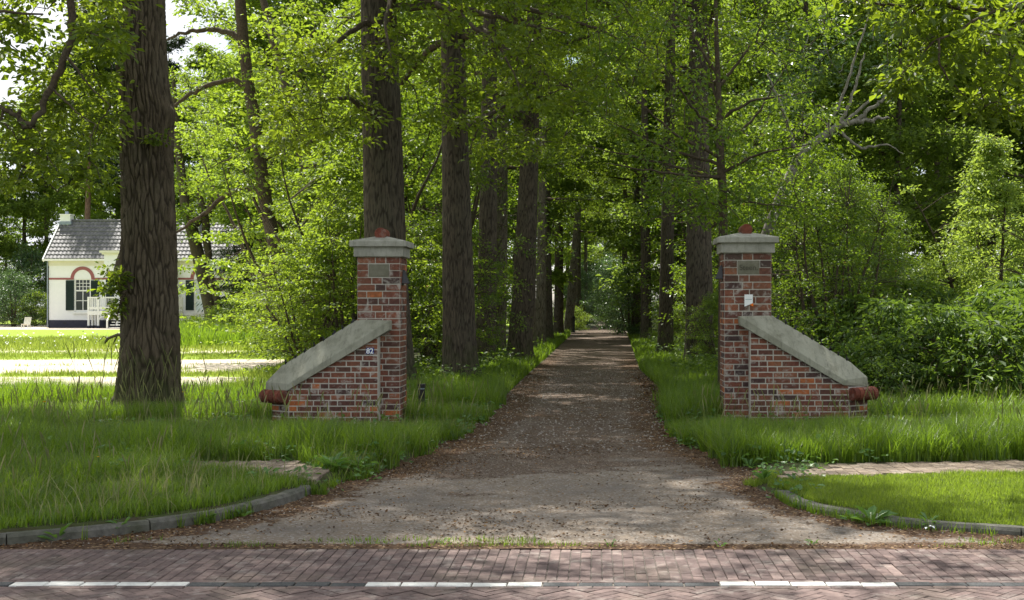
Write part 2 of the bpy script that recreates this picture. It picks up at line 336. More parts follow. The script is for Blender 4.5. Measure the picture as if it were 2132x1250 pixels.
def axis(a, b, st): return list(np.arange(a, b, st))
gx = sorted(set([-700, -500, -350, -250, -180, -130, -100, -80] + axis(-70, -20, 1.5) + axis(-20, -8, .3) + axis(-8, 8, .06) + axis(8, 20, .3) + axis(20, 70, 1.5) + [80, 100, 130, 180, 250, 350, 500, 700]))
gy = [8.985]; 
while gy[-1] < 900: gy.append(gy[-1] * (1.0045 if gy[-1] < 30 else 1.012 if gy[-1] < 160 else 1.12))
GX, GY = np.meshgrid(np.array(gx), np.array(gy)); nyg, nxg = GX.shape
GZ = ground_z(GX, GY); SL = sdf(GX, GY, poly_l); SR = sdf(GX, GY, poly_r)
road_in = np.minimum(-SL, -SR)                        # how far inside the driveway
m_path = np.where((SL < 0) & (SR < 0), .5 + np.clip(road_in * 2.5, 0, .5), .5 - np.clip(-road_in * 2.5, 0, .5))
m_asph = np.where(m_path > .5, 1, 0) * sstep(14.6, 12.2, GY + (fbm(GX * .8, GY * 1.3) - .5) * 6) * sstep(9.15, 9.28, GY + (fbm(GX * 3, GY) - .5) * .25)
edge = sstep(.75, .05, road_in) * (m_path > .45)
m_lit = np.clip(edge * .85 * sstep(55, 18, GY) + (.34 * sstep(11, 17, GY) + .5 * (fbm(GX * 1.1 + 5, GY * 1.5) - .5)) * (m_path > .5) + .9 * sstep(9.3, 9.1, GY) * (m_path > .3), 0, 1)
cxr = np.interp(GY, [10, 15, 25, 70], [-.35, -.4, -.15, .2]); trk = (np.exp(-((GX - cxr - .72) / .3) ** 2) + np.exp(-((GX - cxr + .72) / .3) ** 2)) * sstep(12, 15, GY) * (m_path > .5)
m_asph = np.clip(m_asph + .42 * trk * sstep(60, 20, GY), 0, 1)
band1 = sstep(31, 33, GY) * sstep(41, 38, GY); band2 = sstep(22.5, 24.5, GY) * sstep(31, 29, GY) * sstep(-8.2, -9.2, GX)
m_sand_f = lambda x, y: np.clip((sstep(30.5, 33, y) * sstep(42, 38, y) * sstep(-8, -9.5, x) * .95 + sstep(22, 24.5, y) * sstep(31.5, 29, y) * sstep(-7.2, -8.4, x) * .85 + .45 * sstep(42, 45, y) * sstep(56, 50, y) * sstep(-10, -12, x)) * (.05 + 1.8 * fbm(x * .45, y * .9)), 0, 1)
m_sand = m_sand_f(GX, GY) + sstep(87, 89, GY) * sstep(110, 108, GY) * sstep(-24, -26, GX) + sstep(75, 78, GY) * sstep(88, 84, GY) * sstep(-2.2, -1.6, GX) * sstep(3, 2, GX) * .6
m_lawn = sstep(22, 24, GY) * sstep(150, 140, GY) * sstep(-6.5, -8, GX)
Vg = np.stack([GX, GY, GZ], -1).reshape(-1, 3); ii = np.arange(nyg * nxg).reshape(nyg, nxg)
Fg = np.stack([ii[:-1, :-1], ii[:-1, 1:], ii[1:, 1:], ii[1:, :-1]], -1).reshape(-1, 4)
tag(link('ground', npmesh('ground', Vg, Fg, smooth=True, pattr={k: v.ravel() for k, v in dict(m_path=m_path, m_asph=m_asph, m_litter=m_lit, m_sand=m_sand, m_lawn=m_lawn).items()}), M['ground']), kind='structure')
far = MB(); far.poly([(-700, -700, -.03), (700, -700, -.03), (700, -3, -.03), (-700, -3, -.03)])
far.v = [(a, b, c) for a, b, c in far.v]; tag(far.build('verge_behind', rough_mat('behind_grass', (.04, .08, .012), (.07, .12, .02), 3)), kind='structure')

# the brick street: lengthwise strip, edge courses, chequered line, herringbone carriageway
rng = np.random.RandomState(3)
_fbg = fbm(*np.meshgrid(np.arange(-14, 14, .1), np.arange(4, 14, .1), indexing='ij'))
def _fb(x, y): return _fbg[max(0, min(279, int((x + 14) / .1))), max(0, min(99, int((y - 4) / .1)))]
def paver_box(mb, cx_, cy_, w, l, ang=0, z=0.0, h=.05, gap=.0042):
    c, s_ = math.cos(ang), math.sin(ang); w2, l2 = (w - gap) / 2, (l - gap) / 2; z = z + rng.uniform(-.0022, .0022) + .012 * (float(_fb(cx_, cy_)) - .5); tx, ty = rng.uniform(-.014, .014, 2)
    e = .004; pts = []
    for (a, b, q) in ((-1, -1, -1), (1, -1, -1), (1, 1, -1), (-1, 1, -1)): pts.append((a * w2, b * l2, -h))
    for (a, b) in ((-1, -1), (1, -1), (1, 1), (-1, 1)): pts.append((a * w2, b * l2, -e))
    for (a, b) in ((-1, -1), (1, -1), (1, 1), (-1, 1)): pts.append((a * (w2 - e), b * (l2 - e), 0))
    P_ = [(cx_ + x * c - y * s_, cy_ + x * s_ + y * c, z + q + (tx * x + ty * y if q > -h else 0)) for x, y, q in pts]
    mb.solid(P_, [(8, 9, 10, 11), (4, 5, 9, 8), (5, 6, 10, 9), (6, 7, 11, 10), (7, 4, 8, 11), (0, 1, 5, 4), (1, 2, 6, 5), (2, 3, 7, 6), (3, 0, 4, 7)], float(np.clip(rng.normal(.45, .22), 0, 1)))
st = MB(); y0 = 7.985
nx = int(26 / .0705)
for i in range(nx):
    x = -13 + i * .0705 + .035; off = .1 * (i % 2)
    yy = y0 + .002 - (.1 if i % 2 else 0)
    while yy < 8.985:
        a = max(yy, y0 + .002); b = min(yy + .2, 8.985)
        if b - a > .03: paver_box(st, x + rng.uniform(-.001, .001), (a + b) / 2, .0705, b - a)
        yy += .2
for i in range(int(26 / .205)):
    x = -13 + i * .205 + .1
    paver_box(st, x, 7.95, .205, .066); paver_box(st, x + .07, 7.775, .205, .066)
# herringbone: L-shaped pairs laid on a lattice turned 45 degrees
w = .0705; l = w * 3
cang = math.cos(R(45)); sang = math.sin(R(45))
for j in range(-170, 171):
    for q in range(-40, 41):
        for k in (0, 1):
            # horizontal brick from (j + 6q, j), vertical brick standing at its end
            X0, Y0 = (j + 6 * q), j
            if k == 0: cxx, cyy, ang = X0 + 1.5, Y0 + .5, math.pi / 2
            else: cxx, cyy, ang = X0 + 3.5, Y0 - .5, 0
            x_, y_ = cxx * w, cyy * w; xr, yr = x_ * cang - y_ * sang, x_ * sang + y_ * cang + 4
            if not (-9 < xr < 8 and 5.2 < yr < 7.85): continue
            if yr < 7.62: paver_box(st, xr, yr, w, l, ang + R(45)); continue
            ca, sa = math.cos(ang + R(45)), math.sin(ang + R(45)); rc_ = [(xr + a_ * (w / 2 - .0025) * ca - b_ * (l / 2 - .0025) * sa, yr + a_ * (w / 2 - .0025) * sa + b_ * (l / 2 - .0025) * ca) for a_, b_ in ((-1, -1), (1, -1), (1, 1), (-1, 1))]
            out = []; ym = 7.736
            for a_ in range(4):
                p_, q_ = rc_[a_], rc_[(a_ + 1) % 4]
                if p_[1] <= ym: out.append(p_)
                if (p_[1] <= ym) != (q_[1] <= ym): f_ = (ym - p_[1]) / (q_[1] - p_[1]); out.append((p_[0] + f_ * (q_[0] - p_[0]), ym))
            if len(out) > 2: zz_ = rng.uniform(-.002, .002); n_ = len(out); st.solid([(a_, b_, zz_) for a_, b_ in out] + [(a_, b_, -.05) for a_, b_ in out], [tuple(range(n_))] + [(i_, n_ + i_, n_ + (i_ + 1) % n_, (i_ + 1) % n_) for i_ in range(n_)], float(np.clip(rng.normal(.45, .22), 0, 1)))
tag(st.build('street', M['paver']), kind='structure')
ln = MB(); lb = MB(); p0, p1 = -3.545, .2155          # centre of first white brick of one dash
xs0 = (20 - CX) * 7.84 / F; 
for i in range(-60, 60):
    x = xs0 + (i + .5) * .2155; (ln if (i % 10) < 5 else lb)
    paver_box(ln if (i % 10) < 5 else lb, x, 7.862, .2155, .105, z=.002, gap=.010)
tag(ln.build('road_marking', M['line_white']), kind='structure'); tag(lb.build('road_edge_stones', M['line_black']), kind='structure')
sb = MB(); sb.poly([(-700, -3, -.009), (700, -3, -.009), (700, 8.984, -.009), (-700, 8.984, -.009)]); sb.poly([(-700, 8.9, -.03), (700, 8.9, -.03), (700, 9.6, -.03), (-700, 9.6, -.03)])
tag(sb.build('street_bed', rough_mat('joint_sand', (.09, .08, .068), (.16, .145, .122), 40)), kind='structure')

# kerbs and footpaths
def kerb(line, name, wid, h, seg, z=0.0, mat='kerb_stone'):
    d = np.r_[0, np.cumsum(np.hypot(*np.diff(line, axis=0).T))]; mb = MB(); s_ = 0
    while s_ < d[-1] - .1:
        e = min(s_ + seg, d[-1]); n = 6; tt = np.linspace(s_ + .006, e - .006, n)
        x = np.interp(tt, d, line[:, 0]); y = np.interp(tt, d, line[:, 1]); tx = np.gradient(x); ty = np.gradient(y); k = np.hypot(tx, ty); nxn, nyn = -ty / k, tx / k
        m = len(mb.v); dz = rng.uniform(-.006, .006)
        for i in range(n):
            for (o_, zz) in ((0, -.05), (0.004, h - .025), (.022, h), (wid, h), (wid, -.05)):
                mb.v.append((x[i] + nxn[i] * o_, y[i] + nyn[i] * o_, zz + z + (dz if zz > 0 else 0) + rng.uniform(-.002, .002)))
        for i in range(n - 1):
            for j in range(4): mb.f.append((m + i * 5 + j, m + i * 5 + j + 1, m + i * 5 + 5 + j + 1, m + i * 5 + 5 + j)); mb.r.append(.5)
        mb.f += [tuple(m + j for j in range(5)), tuple(m + (n - 1) * 5 + j for j in reversed(range(5)))]; mb.r += [.5, .5]
        s_ = e
    return tag(mb.build(name, M[mat]), kind='structure')
kerb(kerb_l, 'kerb', .13, .085, 1.0); kerb(kerb_r, 'kerb', .12, .05, .9)
fp = MB()
def foot(poly, mb, zf=.012):
    xa, ya = poly.min(0); xb, yb = poly.max(0)
    for i in range(int((xb - xa) / .105) + 1):
        for j in range(int((yb - ya) / .2) + 2):
            x = xa + i * .105; y = ya + j * .2 + .1 * (i % 2); ok = inpoly(np.array([x]), np.array([y]), poly)[0]
            if ok: z = float(ground_z(np.array([x]), np.array([y]))[0]); paver_box(mb, x, y, .105, .2, z=z + zf + rng.uniform(0, .006))
foot(walk_r, fp); foot(walk_l, fp)
tag(fp.build('footpath', M['tan_paver']), kind='structure')

# ------------------------------------------------------------------ leaves, tubes, trees
LN = np.array([(0, 0, 0), (.26, .26, .05), (.5, .62, .08), (.22, .95, -.04), (-.22, .95, -.04), (-.5, .62, .08), (-.26, .26, .05)])
LF = np.array([(0, 0, 0), (.5, .5, .1), (0, 1, -.06), (-.5, .5, .1)])
def leaves(rs, Pp, T, N, Ln, ratio=.55, kind='far'):
    T = nrm(T); N = nrm(N - (N * T).sum(-1, keepdims=True) * T); B = np.cross(T, N)
    if kind == 'near':
        lp = np.array([(0, 0, 0), (.34, .3, .05), (.5, .66, .09), (0, 1, -.08), (-.5, .66, .09), (-.34, .3, .05)]); fc = np.array([(0, 1, 2, 3), (0, 3, 4, 5)])
    else: lp = LF; fc = np.array([(0, 1, 2, 3)])
    n = len(Pp); k = len(lp); Ln = np.asarray(Ln).reshape(-1, 1, 1) * np.ones((n, 1, 1))
    V = Pp[:, None] + Ln * (lp[None, :, 0:1] * ratio * B[:, None] + lp[None, :, 1:2] * T[:, None] + lp[None, :, 2:3] * N[:, None])
    Fc = (np.arange(n)[:, None, None] * k + fc[None]).reshape(-1, 4)
    return V.reshape(-1, 3), Fc, np.repeat(rs.rand(n), len(fc))
def clump_leaves(rs, Cn, rc, per, size, kind='far', flat=.45, up=1.0, ratio=.55, droop=.25):
    Cn = np.asarray(Cn); n = len(Cn) * per; c = np.repeat(Cn, per, 0); rcv = np.repeat(rc * rs.uniform(.6, 1.35, len(Cn)), per)[:, None]
    o = rs.normal(size=(n, 3)) * .5; o[:, 2] *= flat
    p = c + o * rcv
    T = nrm(o * np.array([1, 1, .6]) + rs.normal(size=(n, 3)) * .35); T[:, 2] -= droop
    N = np.array([0, 0, up]) + rs.normal(size=(n, 3)) * .55
    return leaves(rs, p, T, N, size * rs.uniform(.45, 1.45, n), ratio, kind)
def tube(pts, rad, sides=8):
    pts = np.asarray(pts, float); rad = np.asarray(rad, float); n = len(pts); T = nrm(np.gradient(pts, axis=0))
    up = np.array([.13, .21, .97]) if abs(T[:, 2]).mean() < .8 else np.array([.1, .97, .2])
    A = nrm(np.cross(T, up)); B = np.cross(T, A); th = np.linspace(0, 2 * np.pi, sides, endpoint=False)
    V = pts[:, None] + rad[:, None, None] * (np.cos(th)[None, :, None] * A[:, None] + np.sin(th)[None, :, None] * B[:, None])
    i = np.arange(n - 1)[:, None]; j = np.arange(sides)[None]; k = (j + 1) % sides
    Fc = np.stack([i * sides + j, i * sides + k, (i + 1) * sides + k, (i + 1) * sides + j], -1).reshape(-1, 4)
    return V.reshape(-1, 3), Fc
def joinm(parts):
    V, Fc, o = [], [], 0
    for v, f in parts: V.append(v); Fc.append(f + o); o += len(v)
    return np.vstack(V), np.vstack(Fc)
def grow(rs, p, d, length, n, wig, lift):
    pts = [np.array(p, float)]; d = nrm(np.array(d, float)); st_ = length / n
    for i in range(n):
        d = nrm(d + rs.normal(size=3) * wig + np.array([0, 0, lift])); pts.append(pts[-1] + d * st_)
    return np.array(pts)
def trunk_mesh(name, zs, cx_, cy_, rad, cw=.085, ch=.36, amp=.028, nu=128, dz=.03, lumps=(), seed=0, fine_to=9.0):
    z = [zs[0]]
    while z[-1] < zs[-1]: z.append(z[-1] + (dz if z[-1] < fine_to else dz * 6))
    z = np.array(z); th = np.linspace(0, 2 * np.pi, nu, endpoint=False); Z, TH = np.meshgrid(z, th, indexing='ij')
    r = np.interp(Z, zs, rad); X0 = np.interp(Z, zs, cx_); Y0 = np.interp(Z, zs, cy_)
    nc = max(8, int(2 * np.pi * np.interp(1.5, zs, rad) / cw))
    wv = (fbm(Z * 2.3 + seed, TH * 1.5 + seed) - .5) * 1.5 + (vnoise(Z * 4, np.floor(TH * 3)) - .5) * .15
    e = cell_edge(TH / (2 * np.pi) * nc + wv + seed, Z / ch + (vnoise(TH * 6, Z * 3)) * .5 + seed, 10 ** 6 if False else nc)
    e2 = cell_edge(TH / (2 * np.pi) * nc * 1.7 + wv * 1.5 + 3, Z / (ch * .3) + vnoise(TH * 9, Z * 5), int(nc * 1.7)); h = sstep(.02, .40, e) * (.72 + .28 * sstep(.02, .3, e2)) * (.8 + .4 * vnoise(TH * 14, Z * 2.5)); fl = 1 + (.07 + .16 * np.sin(TH * 5 + seed)) * np.exp(-Z.clip(0) / .35) + .03 * (np.sin(TH * 2 + Z * .5 + seed))
    rr = r * fl + amp * (h - .6) * np.clip(r / .4, .3, 1) + .012 * (fbm(TH * 3.0 * 2, Z * 3) - .5)
    for (tz, tt, sz, hh) in lumps:
        dd = ((Z - tz) / sz) ** 2 + ((np.angle(np.exp(1j * (TH - tt)))) * r / sz) ** 2; rr = rr + hh * np.exp(-dd)
    V = np.stack([X0 + rr * np.cos(TH), Y0 + rr * np.sin(TH), Z], -1); n = len(z); i = np.arange(n - 1)[:, None]; j = np.arange(nu)[None]; k = (j + 1) % nu
    Fc = np.stack([i * nu + j, i * nu + k, (i + 1) * nu + k, (i + 1) * nu + j], -1).reshape(-1, 4)
    return npmesh(name, V.reshape(-1, 3), Fc, smooth=True, pattr={'bark': h.ravel()})

def tree_proto(seed, H, r0, zb, spread, n_limb=30, n_sub=6, per=70, size=.11, rc=.55, kind='far', leaf='canopy_leaf', bark='bark', prof='round', wander=.035,
               nu=64, elev=(5, 45), detail=True, lean=(0, 0), low=None, ncl=3, flat=.45, top=.96, twigs=True, ratio=.55, droop=.25, up=1.0, _f=1):
    flat = flat * .72; rs = np.random.RandomState(seed); zs = np.array([-.1, 0, .15, .4, 1, 2, H * .3, H * .5, H * .75, H]); k = zs.clip(0) / H
    rad = r0 * ((1 - k) ** .75 * .97 + .03); rad[:3] *= (1.5, 1.42, 1.22); rad[3] *= 1.08
    wx = np.cumsum(rs.normal(size=10)) * wander * H * .1 * (k > .05) + lean[0] * k; wy = np.cumsum(rs.normal(size=10)) * wander * H * .1 * (k > .05) + lean[1] * k
    if detail: tm = trunk_mesh('trunk', zs, wx, wy, rad, nu=nu, seed=seed, cw=.05, ch=.46, amp=.012)
    else: v, f = tube(np.stack([wx, wy, zs], 1), rad, 10); tm = npmesh('trunk', v, f, smooth=True)
    br = []; cl = []; 
    for i in range(n_limb):
        q = (i + rs.rand()) / n_limb; z = zb + (H * top - zb) * q ** .9; az = i * 2.39996 + rs.uniform(-.4, .4)
        if prof == 'round': L_ = spread * (math.sin(math.pi * (0.22 + .72 * q)) ** .8)
        elif prof == 'cone': L_ = spread * (1 - q) ** .8 + .25
        else: L_ = spread * (1 - .55 * q)
        L_ *= rs.uniform(.75, 1.15); el = R(elev[0] + (elev[1] - elev[0]) * q + rs.uniform(-8, 8))
        d = np.array([math.cos(az) * math.cos(el), math.sin(az) * math.cos(el), math.sin(el)]); p = np.array([np.interp(z, zs, wx), np.interp(z, zs, wy), z])
        limb = grow(rs, p, d, L_, 9, .13, .012); rl = max(.014, np.interp(z, zs, rad) * .34) * np.linspace(1, .16, 10) ; br.append(tube(limb, rl, 6))
        for j in range(n_sub):
            s_ = .28 + .72 * (j + rs.rand()) / n_sub; a = limb[min(8, int(s_ * 9))]; sd_ = nrm(limb[min(9, int(s_ * 9) + 1)] - a) + rs.normal(size=3) * np.array([.75, .75, .3])
            sub = grow(rs, a, sd_, L_ * rs.uniform(.18, .42), 4, .18, -.02)
            if twigs: br.append(tube(sub, np.linspace(max(.008, rl[0] * .22), .004, 5), 4))
            cl += [sub[int(round(x))] for x in np.linspace(4, 1.3, ncl)]
        cl.append(limb[-1])
    if low is not None: cl += list(low(rs))
    v, f = joinm(br); bm_ = npmesh('branches', v, f, smooth=True)
    v, f, r = clump_leaves(rs, cl, rc, per, size, kind, flat=flat, ratio=ratio, droop=droop, up=up); cm = npmesh('crown', v, f, rnd=r)
    tm.materials.append(M[bark]); bm_.materials.append(M['branch_bark' if bark != 'pale_bark' else bark]); cm.materials.append(M[leaf])
    return (tm, bm_, cm)
def plant(name, proto, x, y, label, cat='tree', group=None, rz=0, s=1.0, z=None, names=('trunk', 'branches', 'crown')):
    zz = float(ground_z(np.array([x]), np.array([y]))[0]) - .02 if z is None else z
    e = empty(name, (x, y, zz), rz, s); tag(e, label, cat, group)
    for n, m in zip(names, proto):
        if m is not None: link(n, m, None, e)
    return e
def at(px, D): return (px - CX) * D / F

# ------------------------------------------------------------------ gate pillars
SD = 17.93
def brick_face(mb, o, u, n, width, z0, rows, lens, limits=None, proud=.0045, seed=0, skip=None):
    rs = random.Random(seed); z = z0; u = Vector((*u, 0)).normalized(); n = Vector((*n, 0)).normalized()
    for ri, h in enumerate(rows):
        a0, a1 = (0, width) if limits is None else limits(z, z + h)
        if a1 - a0 > .03:
            pat = lens[ri % len(lens)]; s_ = a0; k = 0; ed = []
            while s_ < a1 - .001:
                L_ = pat[k % len(pat)]; e = s_ + L_; 
                if a1 - e < .06: e = a1
                ed.append((s_, min(e, a1))); s_ = e; k += 1
            for (a, b) in ed:
                if skip and skip((a + b) / 2, z + h / 2): continue
                g = .0078; dp = proud + rs.uniform(-.002, .002)
                p = Vector((o[0], o[1], 0)) + u * (a + g) + Vector((0, 0, z + g)) - n * .01
                mb.obox(p, u, Vector((0, 0, 1)), n, b - a - 2 * g, h - 2 * g, dp + .01, rs.random() * .96 if rs.random() > .035 else .99)
        z += h
def make_pillar(side, label):
    s_ = side                                          # -1 left, 1 right
    fx0, fx1 = (at(744, SD), at(833, SD)) if s_ < 0 else (at(1508, SD), at(1606, SD)); wdt = fx1 - fx0
    zt = 2.366 if s_ < 0 else 2.42; dep = .60
    e = empty('gate_pillar', ((fx0 + fx1) / 2, SD + .3, 0)); tag(e, label, 'gate pillar', 'brick gate pillars either side of the drive')
    ox, oy = (fx0 + fx1) / 2, SD + .3
    low = [.0795] * 19; zl = sum(low); up = [.1005] * 9; k = (zt - zl) / sum(up); up = [u * k for u in up]; rows = low + up
    core = MB(); core.box(fx0 + .003, fx1 - .003, SD + .003, SD + dep - .003, -.2, zt)
    # lower wing wall core with pointed end
    wf, wr, wb = SD - .20, SD + .02, SD + .24
    if s_ < 0: jx, cxn, tip = at(787, wf), at(601, wf), at(566, wr)
    else: jx, cxn, tip = at(1562, wf), at(1768, wf), at(1806, wr)
    A, Al = ((810, 668), (810, 688)) if s_ < 0 else ((1540, 659), (1542, 678))
    B, Bl = ((600, 800), (598, 814)) if s_ < 0 else ((1760, 792), (1756, 803))
    cf = wf - .06; PA, PAl, PB, PBl = (P(*q, cf) for q in (A, Al, B, Bl))
    def zline(x): return PAl[2] + (PBl[2] - PAl[2]) * (x - PAl[0]) / (PBl[0] - PAl[0])
    zj, zc = zline(jx) + .03, zline(cxn) + .03
    pr = [(jx, wf), (cxn, wf), (tip, wr), (cxn, wb), (jx, wb)]
    zz = [zj, zc, zc, zc, zj]; n = 5
    pts = [(x, y, -.2) for x, y in pr] + [(x, y, z) for (x, y), z in zip(pr, zz)]
    core.solid(pts, [tuple(range(5)), (9, 8, 7, 6, 5)] + [(i, (i + 1) % n, n + (i + 1) % n, n + i) for i in range(n)])
    core.v = [(a - ox, b - oy, c) for a, b, c in core.v]; core.build('mortar', M['mortar'], e)
    mb = MB(); pat = [[.20, .145, .25], [.145, .145, .145, .16], [.13, .22, .245], [.25, .145, .20]]
    sx0, sx1 = fx0 + .165, fx1 - .165                   # inlaid stone across two courses
    sz0, sz1 = zl + sum(up[:6]), zl + sum(up[:8])
    if s_ < 0: pq0, pq1 = at(767, SD) - fx0, at(811, SD) - fx0
    else: pq0, pq1 = at(1535, SD) - fx0, at(1582, SD) - fx0
    brick_face(mb, (fx0, SD), (1, 0), (0, -1), wdt, 0, rows, pat, seed=11 + s_, skip=lambda a, z: pq0 - .05 < a < pq1 + .05 and sz0 < z < sz1,)
    for a, b in ((0, pq0), (pq1, wdt)):
        z = sz0
        for h in up[6:8]: mb.obox((fx0 + a + .006, SD + .01, z + .006), (1, 0, 0), (0, 0, 1), (0, -1, 0), b - a - .012, h - .012, .017, random.Random(z + a).random()); z += h
    ix = fx1 if s_ < 0 else fx0
    brick_face(mb, (fx1, SD), (0, 1), (1, 0), dep, 0, rows, [[.2, .2, .2], [.1, .2, .2, .1]], seed=5)
    brick_face(mb, (fx0, SD), (0, 1), (-1, 0), dep, 0, rows, [[.2, .2, .2], [.1, .2, .2, .1]], seed=6)
    brick_face(mb, (fx0, SD + dep), (1, 0), (0, 1), wdt, 0, rows, pat, seed=7)
    lens = [[.21, .105, .24, .12], [.105, .21, .135, .2], [.24, .13, .21], [.12, .115, .2, .24]]
    wrows = [.0775] * 30; x_in, x_out = jx, cxn
    def lim(z0, z1):
        # x along from the joint outward, limited where the coping comes down
        f = (z0 - PAl[2]) / (PBl[2] - PAl[2]); xx = PAl[0] + f * (PBl[0] - PAl[0]); L_ = abs(xx - jx) if (xx - jx) * s_ > 0 else 0
        return (0, min(abs(cxn - jx), L_))
    brick_face(mb, (jx, wf), (s_, 0), (0, -1), 1, .0, wrows, lens, lim, seed=21 + s_)
    brick_face(mb, (jx, wb), (s_, 0), (0, 1), 1, .0, wrows, lens, lim, seed=31 + s_)
    d = Vector((tip - cxn, wr - wf)); dl = d.length; nn = Vector((d.y * s_, -d.x * s_)); 
    brick_face(mb, (cxn, wf), tuple(d), tuple(nn), dl, 0, [.0775] * 5, [[.13, .2], [.2, .13]], seed=41)
    d2 = Vector((tip - cxn, wr - wb)); n2 = Vector((-d2.y * s_, d2.x * s_))
    brick_face(mb, (cxn, wb), tuple(d2), tuple(n2), dl, 0, [.0775] * 5, [[.13, .2], [.2, .13]], seed=42)
    mb.v = [(a - ox, b - oy, c) for a, b, c in mb.v]; mb.build('brickwork', M['brick'], e)
    # coping with ridge, hipped lower end and hipped upper end
    R0, R1, Pt, Ptl = ((744, 665), (586, 762), (553, 796), (552, 814)) if s_ < 0 else ((1608, 657), (1771, 754), (1806, 785), (1809, 806))
    r0, r1, pt, ptl = P(*R0, wr), P(*R1, wr), P(*Pt, wr), P(*Ptl, wr); mu = (768 if s_ < 0 else 1586); mf = (mu - A[0]) / (B[0] - A[0]); m = PA + (PB - PA) * mf
    bk = lambda p: np.array([p[0], 2 * wr - p[1], p[2]])
    V = [PA, PAl, PB, PBl, r0, r1, pt, ptl, m, bk(PA), bk(PAl), bk(PB), bk(PBl), bk(m)]
    Fs = [(1, 3, 2, 8, 0), (2, 5, 4, 8), (8, 4, 0), (3, 7, 6, 2), (2, 6, 5), (10, 9, 13, 11, 12), (11, 13, 4, 5), (13, 9, 4), (12, 11, 6, 7), (11, 5, 6), (1, 10, 12, 7, 3), (0, 4, 9), (1, 0, 9, 10)]
    cp = MB(); cp.solid([(a[0] - ox, a[1] - oy, a[2]) for a in V], Fs if s_ < 0 else [tuple(reversed(f)) for f in Fs]); cpo = cp.build('coping', M['coping'], e, bevel=.008)
    n = 8 if s_ < 0 else 9
    for i in range(n):
        q = r0 + (r1 - r0) * (i + .55) / n; sp = MB(); q = q - np.array([ox, oy, 0])
        sp.bar(q - np.array([0, 0, .02]), q + np.array([random.Random(i).uniform(-.015, .03), 0, .045]), .014, .03); sp.bar(q + np.array([-.012, 0, .0]), q + np.array([.018, 0, .012]), .03, .02)
        sp.build('spike', M['black_metal'], e)
    # round bricks under the pointed end
    for bkside in (0, 1):
        yy0, yy1 = (wf - .045, wr - .02) if not bkside else (wb + .045, wr + .02)
        zc2 = EYE - ((827 if s_ < 0 else 821) - HY) * wf / F; xa = at(598, wf) if s_ < 0 else at(1771, wf); xb = at(549, wr) if s_ < 0 else at(1820, wr)
        a = Vector((xa - ox, yy0 - oy, zc2)); b = Vector((xb - ox, yy1 - oy, zc2 + .0)); rb = MB(); nb = 5
        for i in range(nb):
            p0 = a + (b - a) * (i / nb + .012); p1 = a + (b - a) * ((i + 1) / nb - .012); rb.cyl(p0, p1, .092, n=20, r=random.Random(i + s_).random())
        rb.cyl(a + (b - a) * .02, b, .083, n=20, r=.0); rb.build('round_bricks', M['terracotta'], e, bevel=.006)
    # cap: two stone bands, shallow pyramid, round brick on top
    cp = MB(); h0 = zt; x0, x1 = fx0 - ox, fx1 - ox; y0_, y1_ = SD - oy, SD + dep - oy; o1, o2 = .045, .095
    cp.box(x0 - o1, x1 + o1, y0_ - o1, y1_ + o1, h0, h0 + .145)
    cap = cp.build('cap', M['cap_stone'], e, bevel=.008)
    cp = MB(); zb_ = h0 + .138; za = zb_ + .082; ap = za + .075; X0, X1, Y0, Y1 = x0 - o2, x1 + o2, y0_ - o2, y1_ + o2
    cp.solid([(X0, Y0, zb_), (X1, Y0, zb_), (X1, Y1, zb_), (X0, Y1, zb_), (X0, Y0, za), (X1, Y0, za), (X1, Y1, za), (X0, Y1, za), (-.08, -.08, ap), (.08, -.08, ap), (.08, .08, ap), (-.08, .08, ap)],
             [(0, 3, 2, 1), (0, 1, 5, 4), (1, 2, 6, 5), (2, 3, 7, 6), (3, 0, 4, 7), (4, 5, 9, 8), (5, 6, 10, 9), (6, 7, 11, 10), (7, 4, 8, 11), (8, 9, 10, 11)])
    cp.build('cap_top', M['cap_stone'], cap, bevel=.01)
    fb = MB(); fb.cyl((0, -.17, ap + .035), (0, .17, ap + .035), .083, n=28, r=.6); fb.build('round_finial', M['terracotta'], e, bevel=.006)
    pq = MB(); pq.box(fx0 + pq0 + .006 - ox, fx0 + pq1 - .006 - ox, SD - .006 - oy, SD + .02 - oy, sz0 + .007, sz1 - .007); pq.build('inlaid_stone', M['plaque'], e, bevel=.004)
    if s_ > 0: text('Steen.', .105, (fx0 + (pq0 + pq1) / 2 - ox, SD - .0075 - oy, (sz0 + sz1) / 2 - .035), M['engraving'], 'inscription', e)
    return e, fx0, fx1
def text(body, size, loc, mat, name, parent, ext=.001, rot=(R(90), 0, 0), bold=0):
    c = bpy.data.curves.new(name, 'FONT'); c.body = body; c.size = size; c.align_x = 'CENTER'; c.extrude = ext; c.offset = bold
    c.materials.append(mat); o = bpy.data.objects.new(name, c); C.objects.link(o); me = bpy.data.meshes.new_from_object(o); bpy.data.objects.remove(o); o = link(name, me, None, parent, loc); o.rotation_euler = rot; return o
pl_e, lx0, lx1 = make_pillar(-1, 'left brick gate pillar with sloping stone-topped wing wall running down to the left')
pr_e, rx0, rx1 = make_pillar(1, 'right brick gate pillar with inscribed stone and wing wall running down to the right')

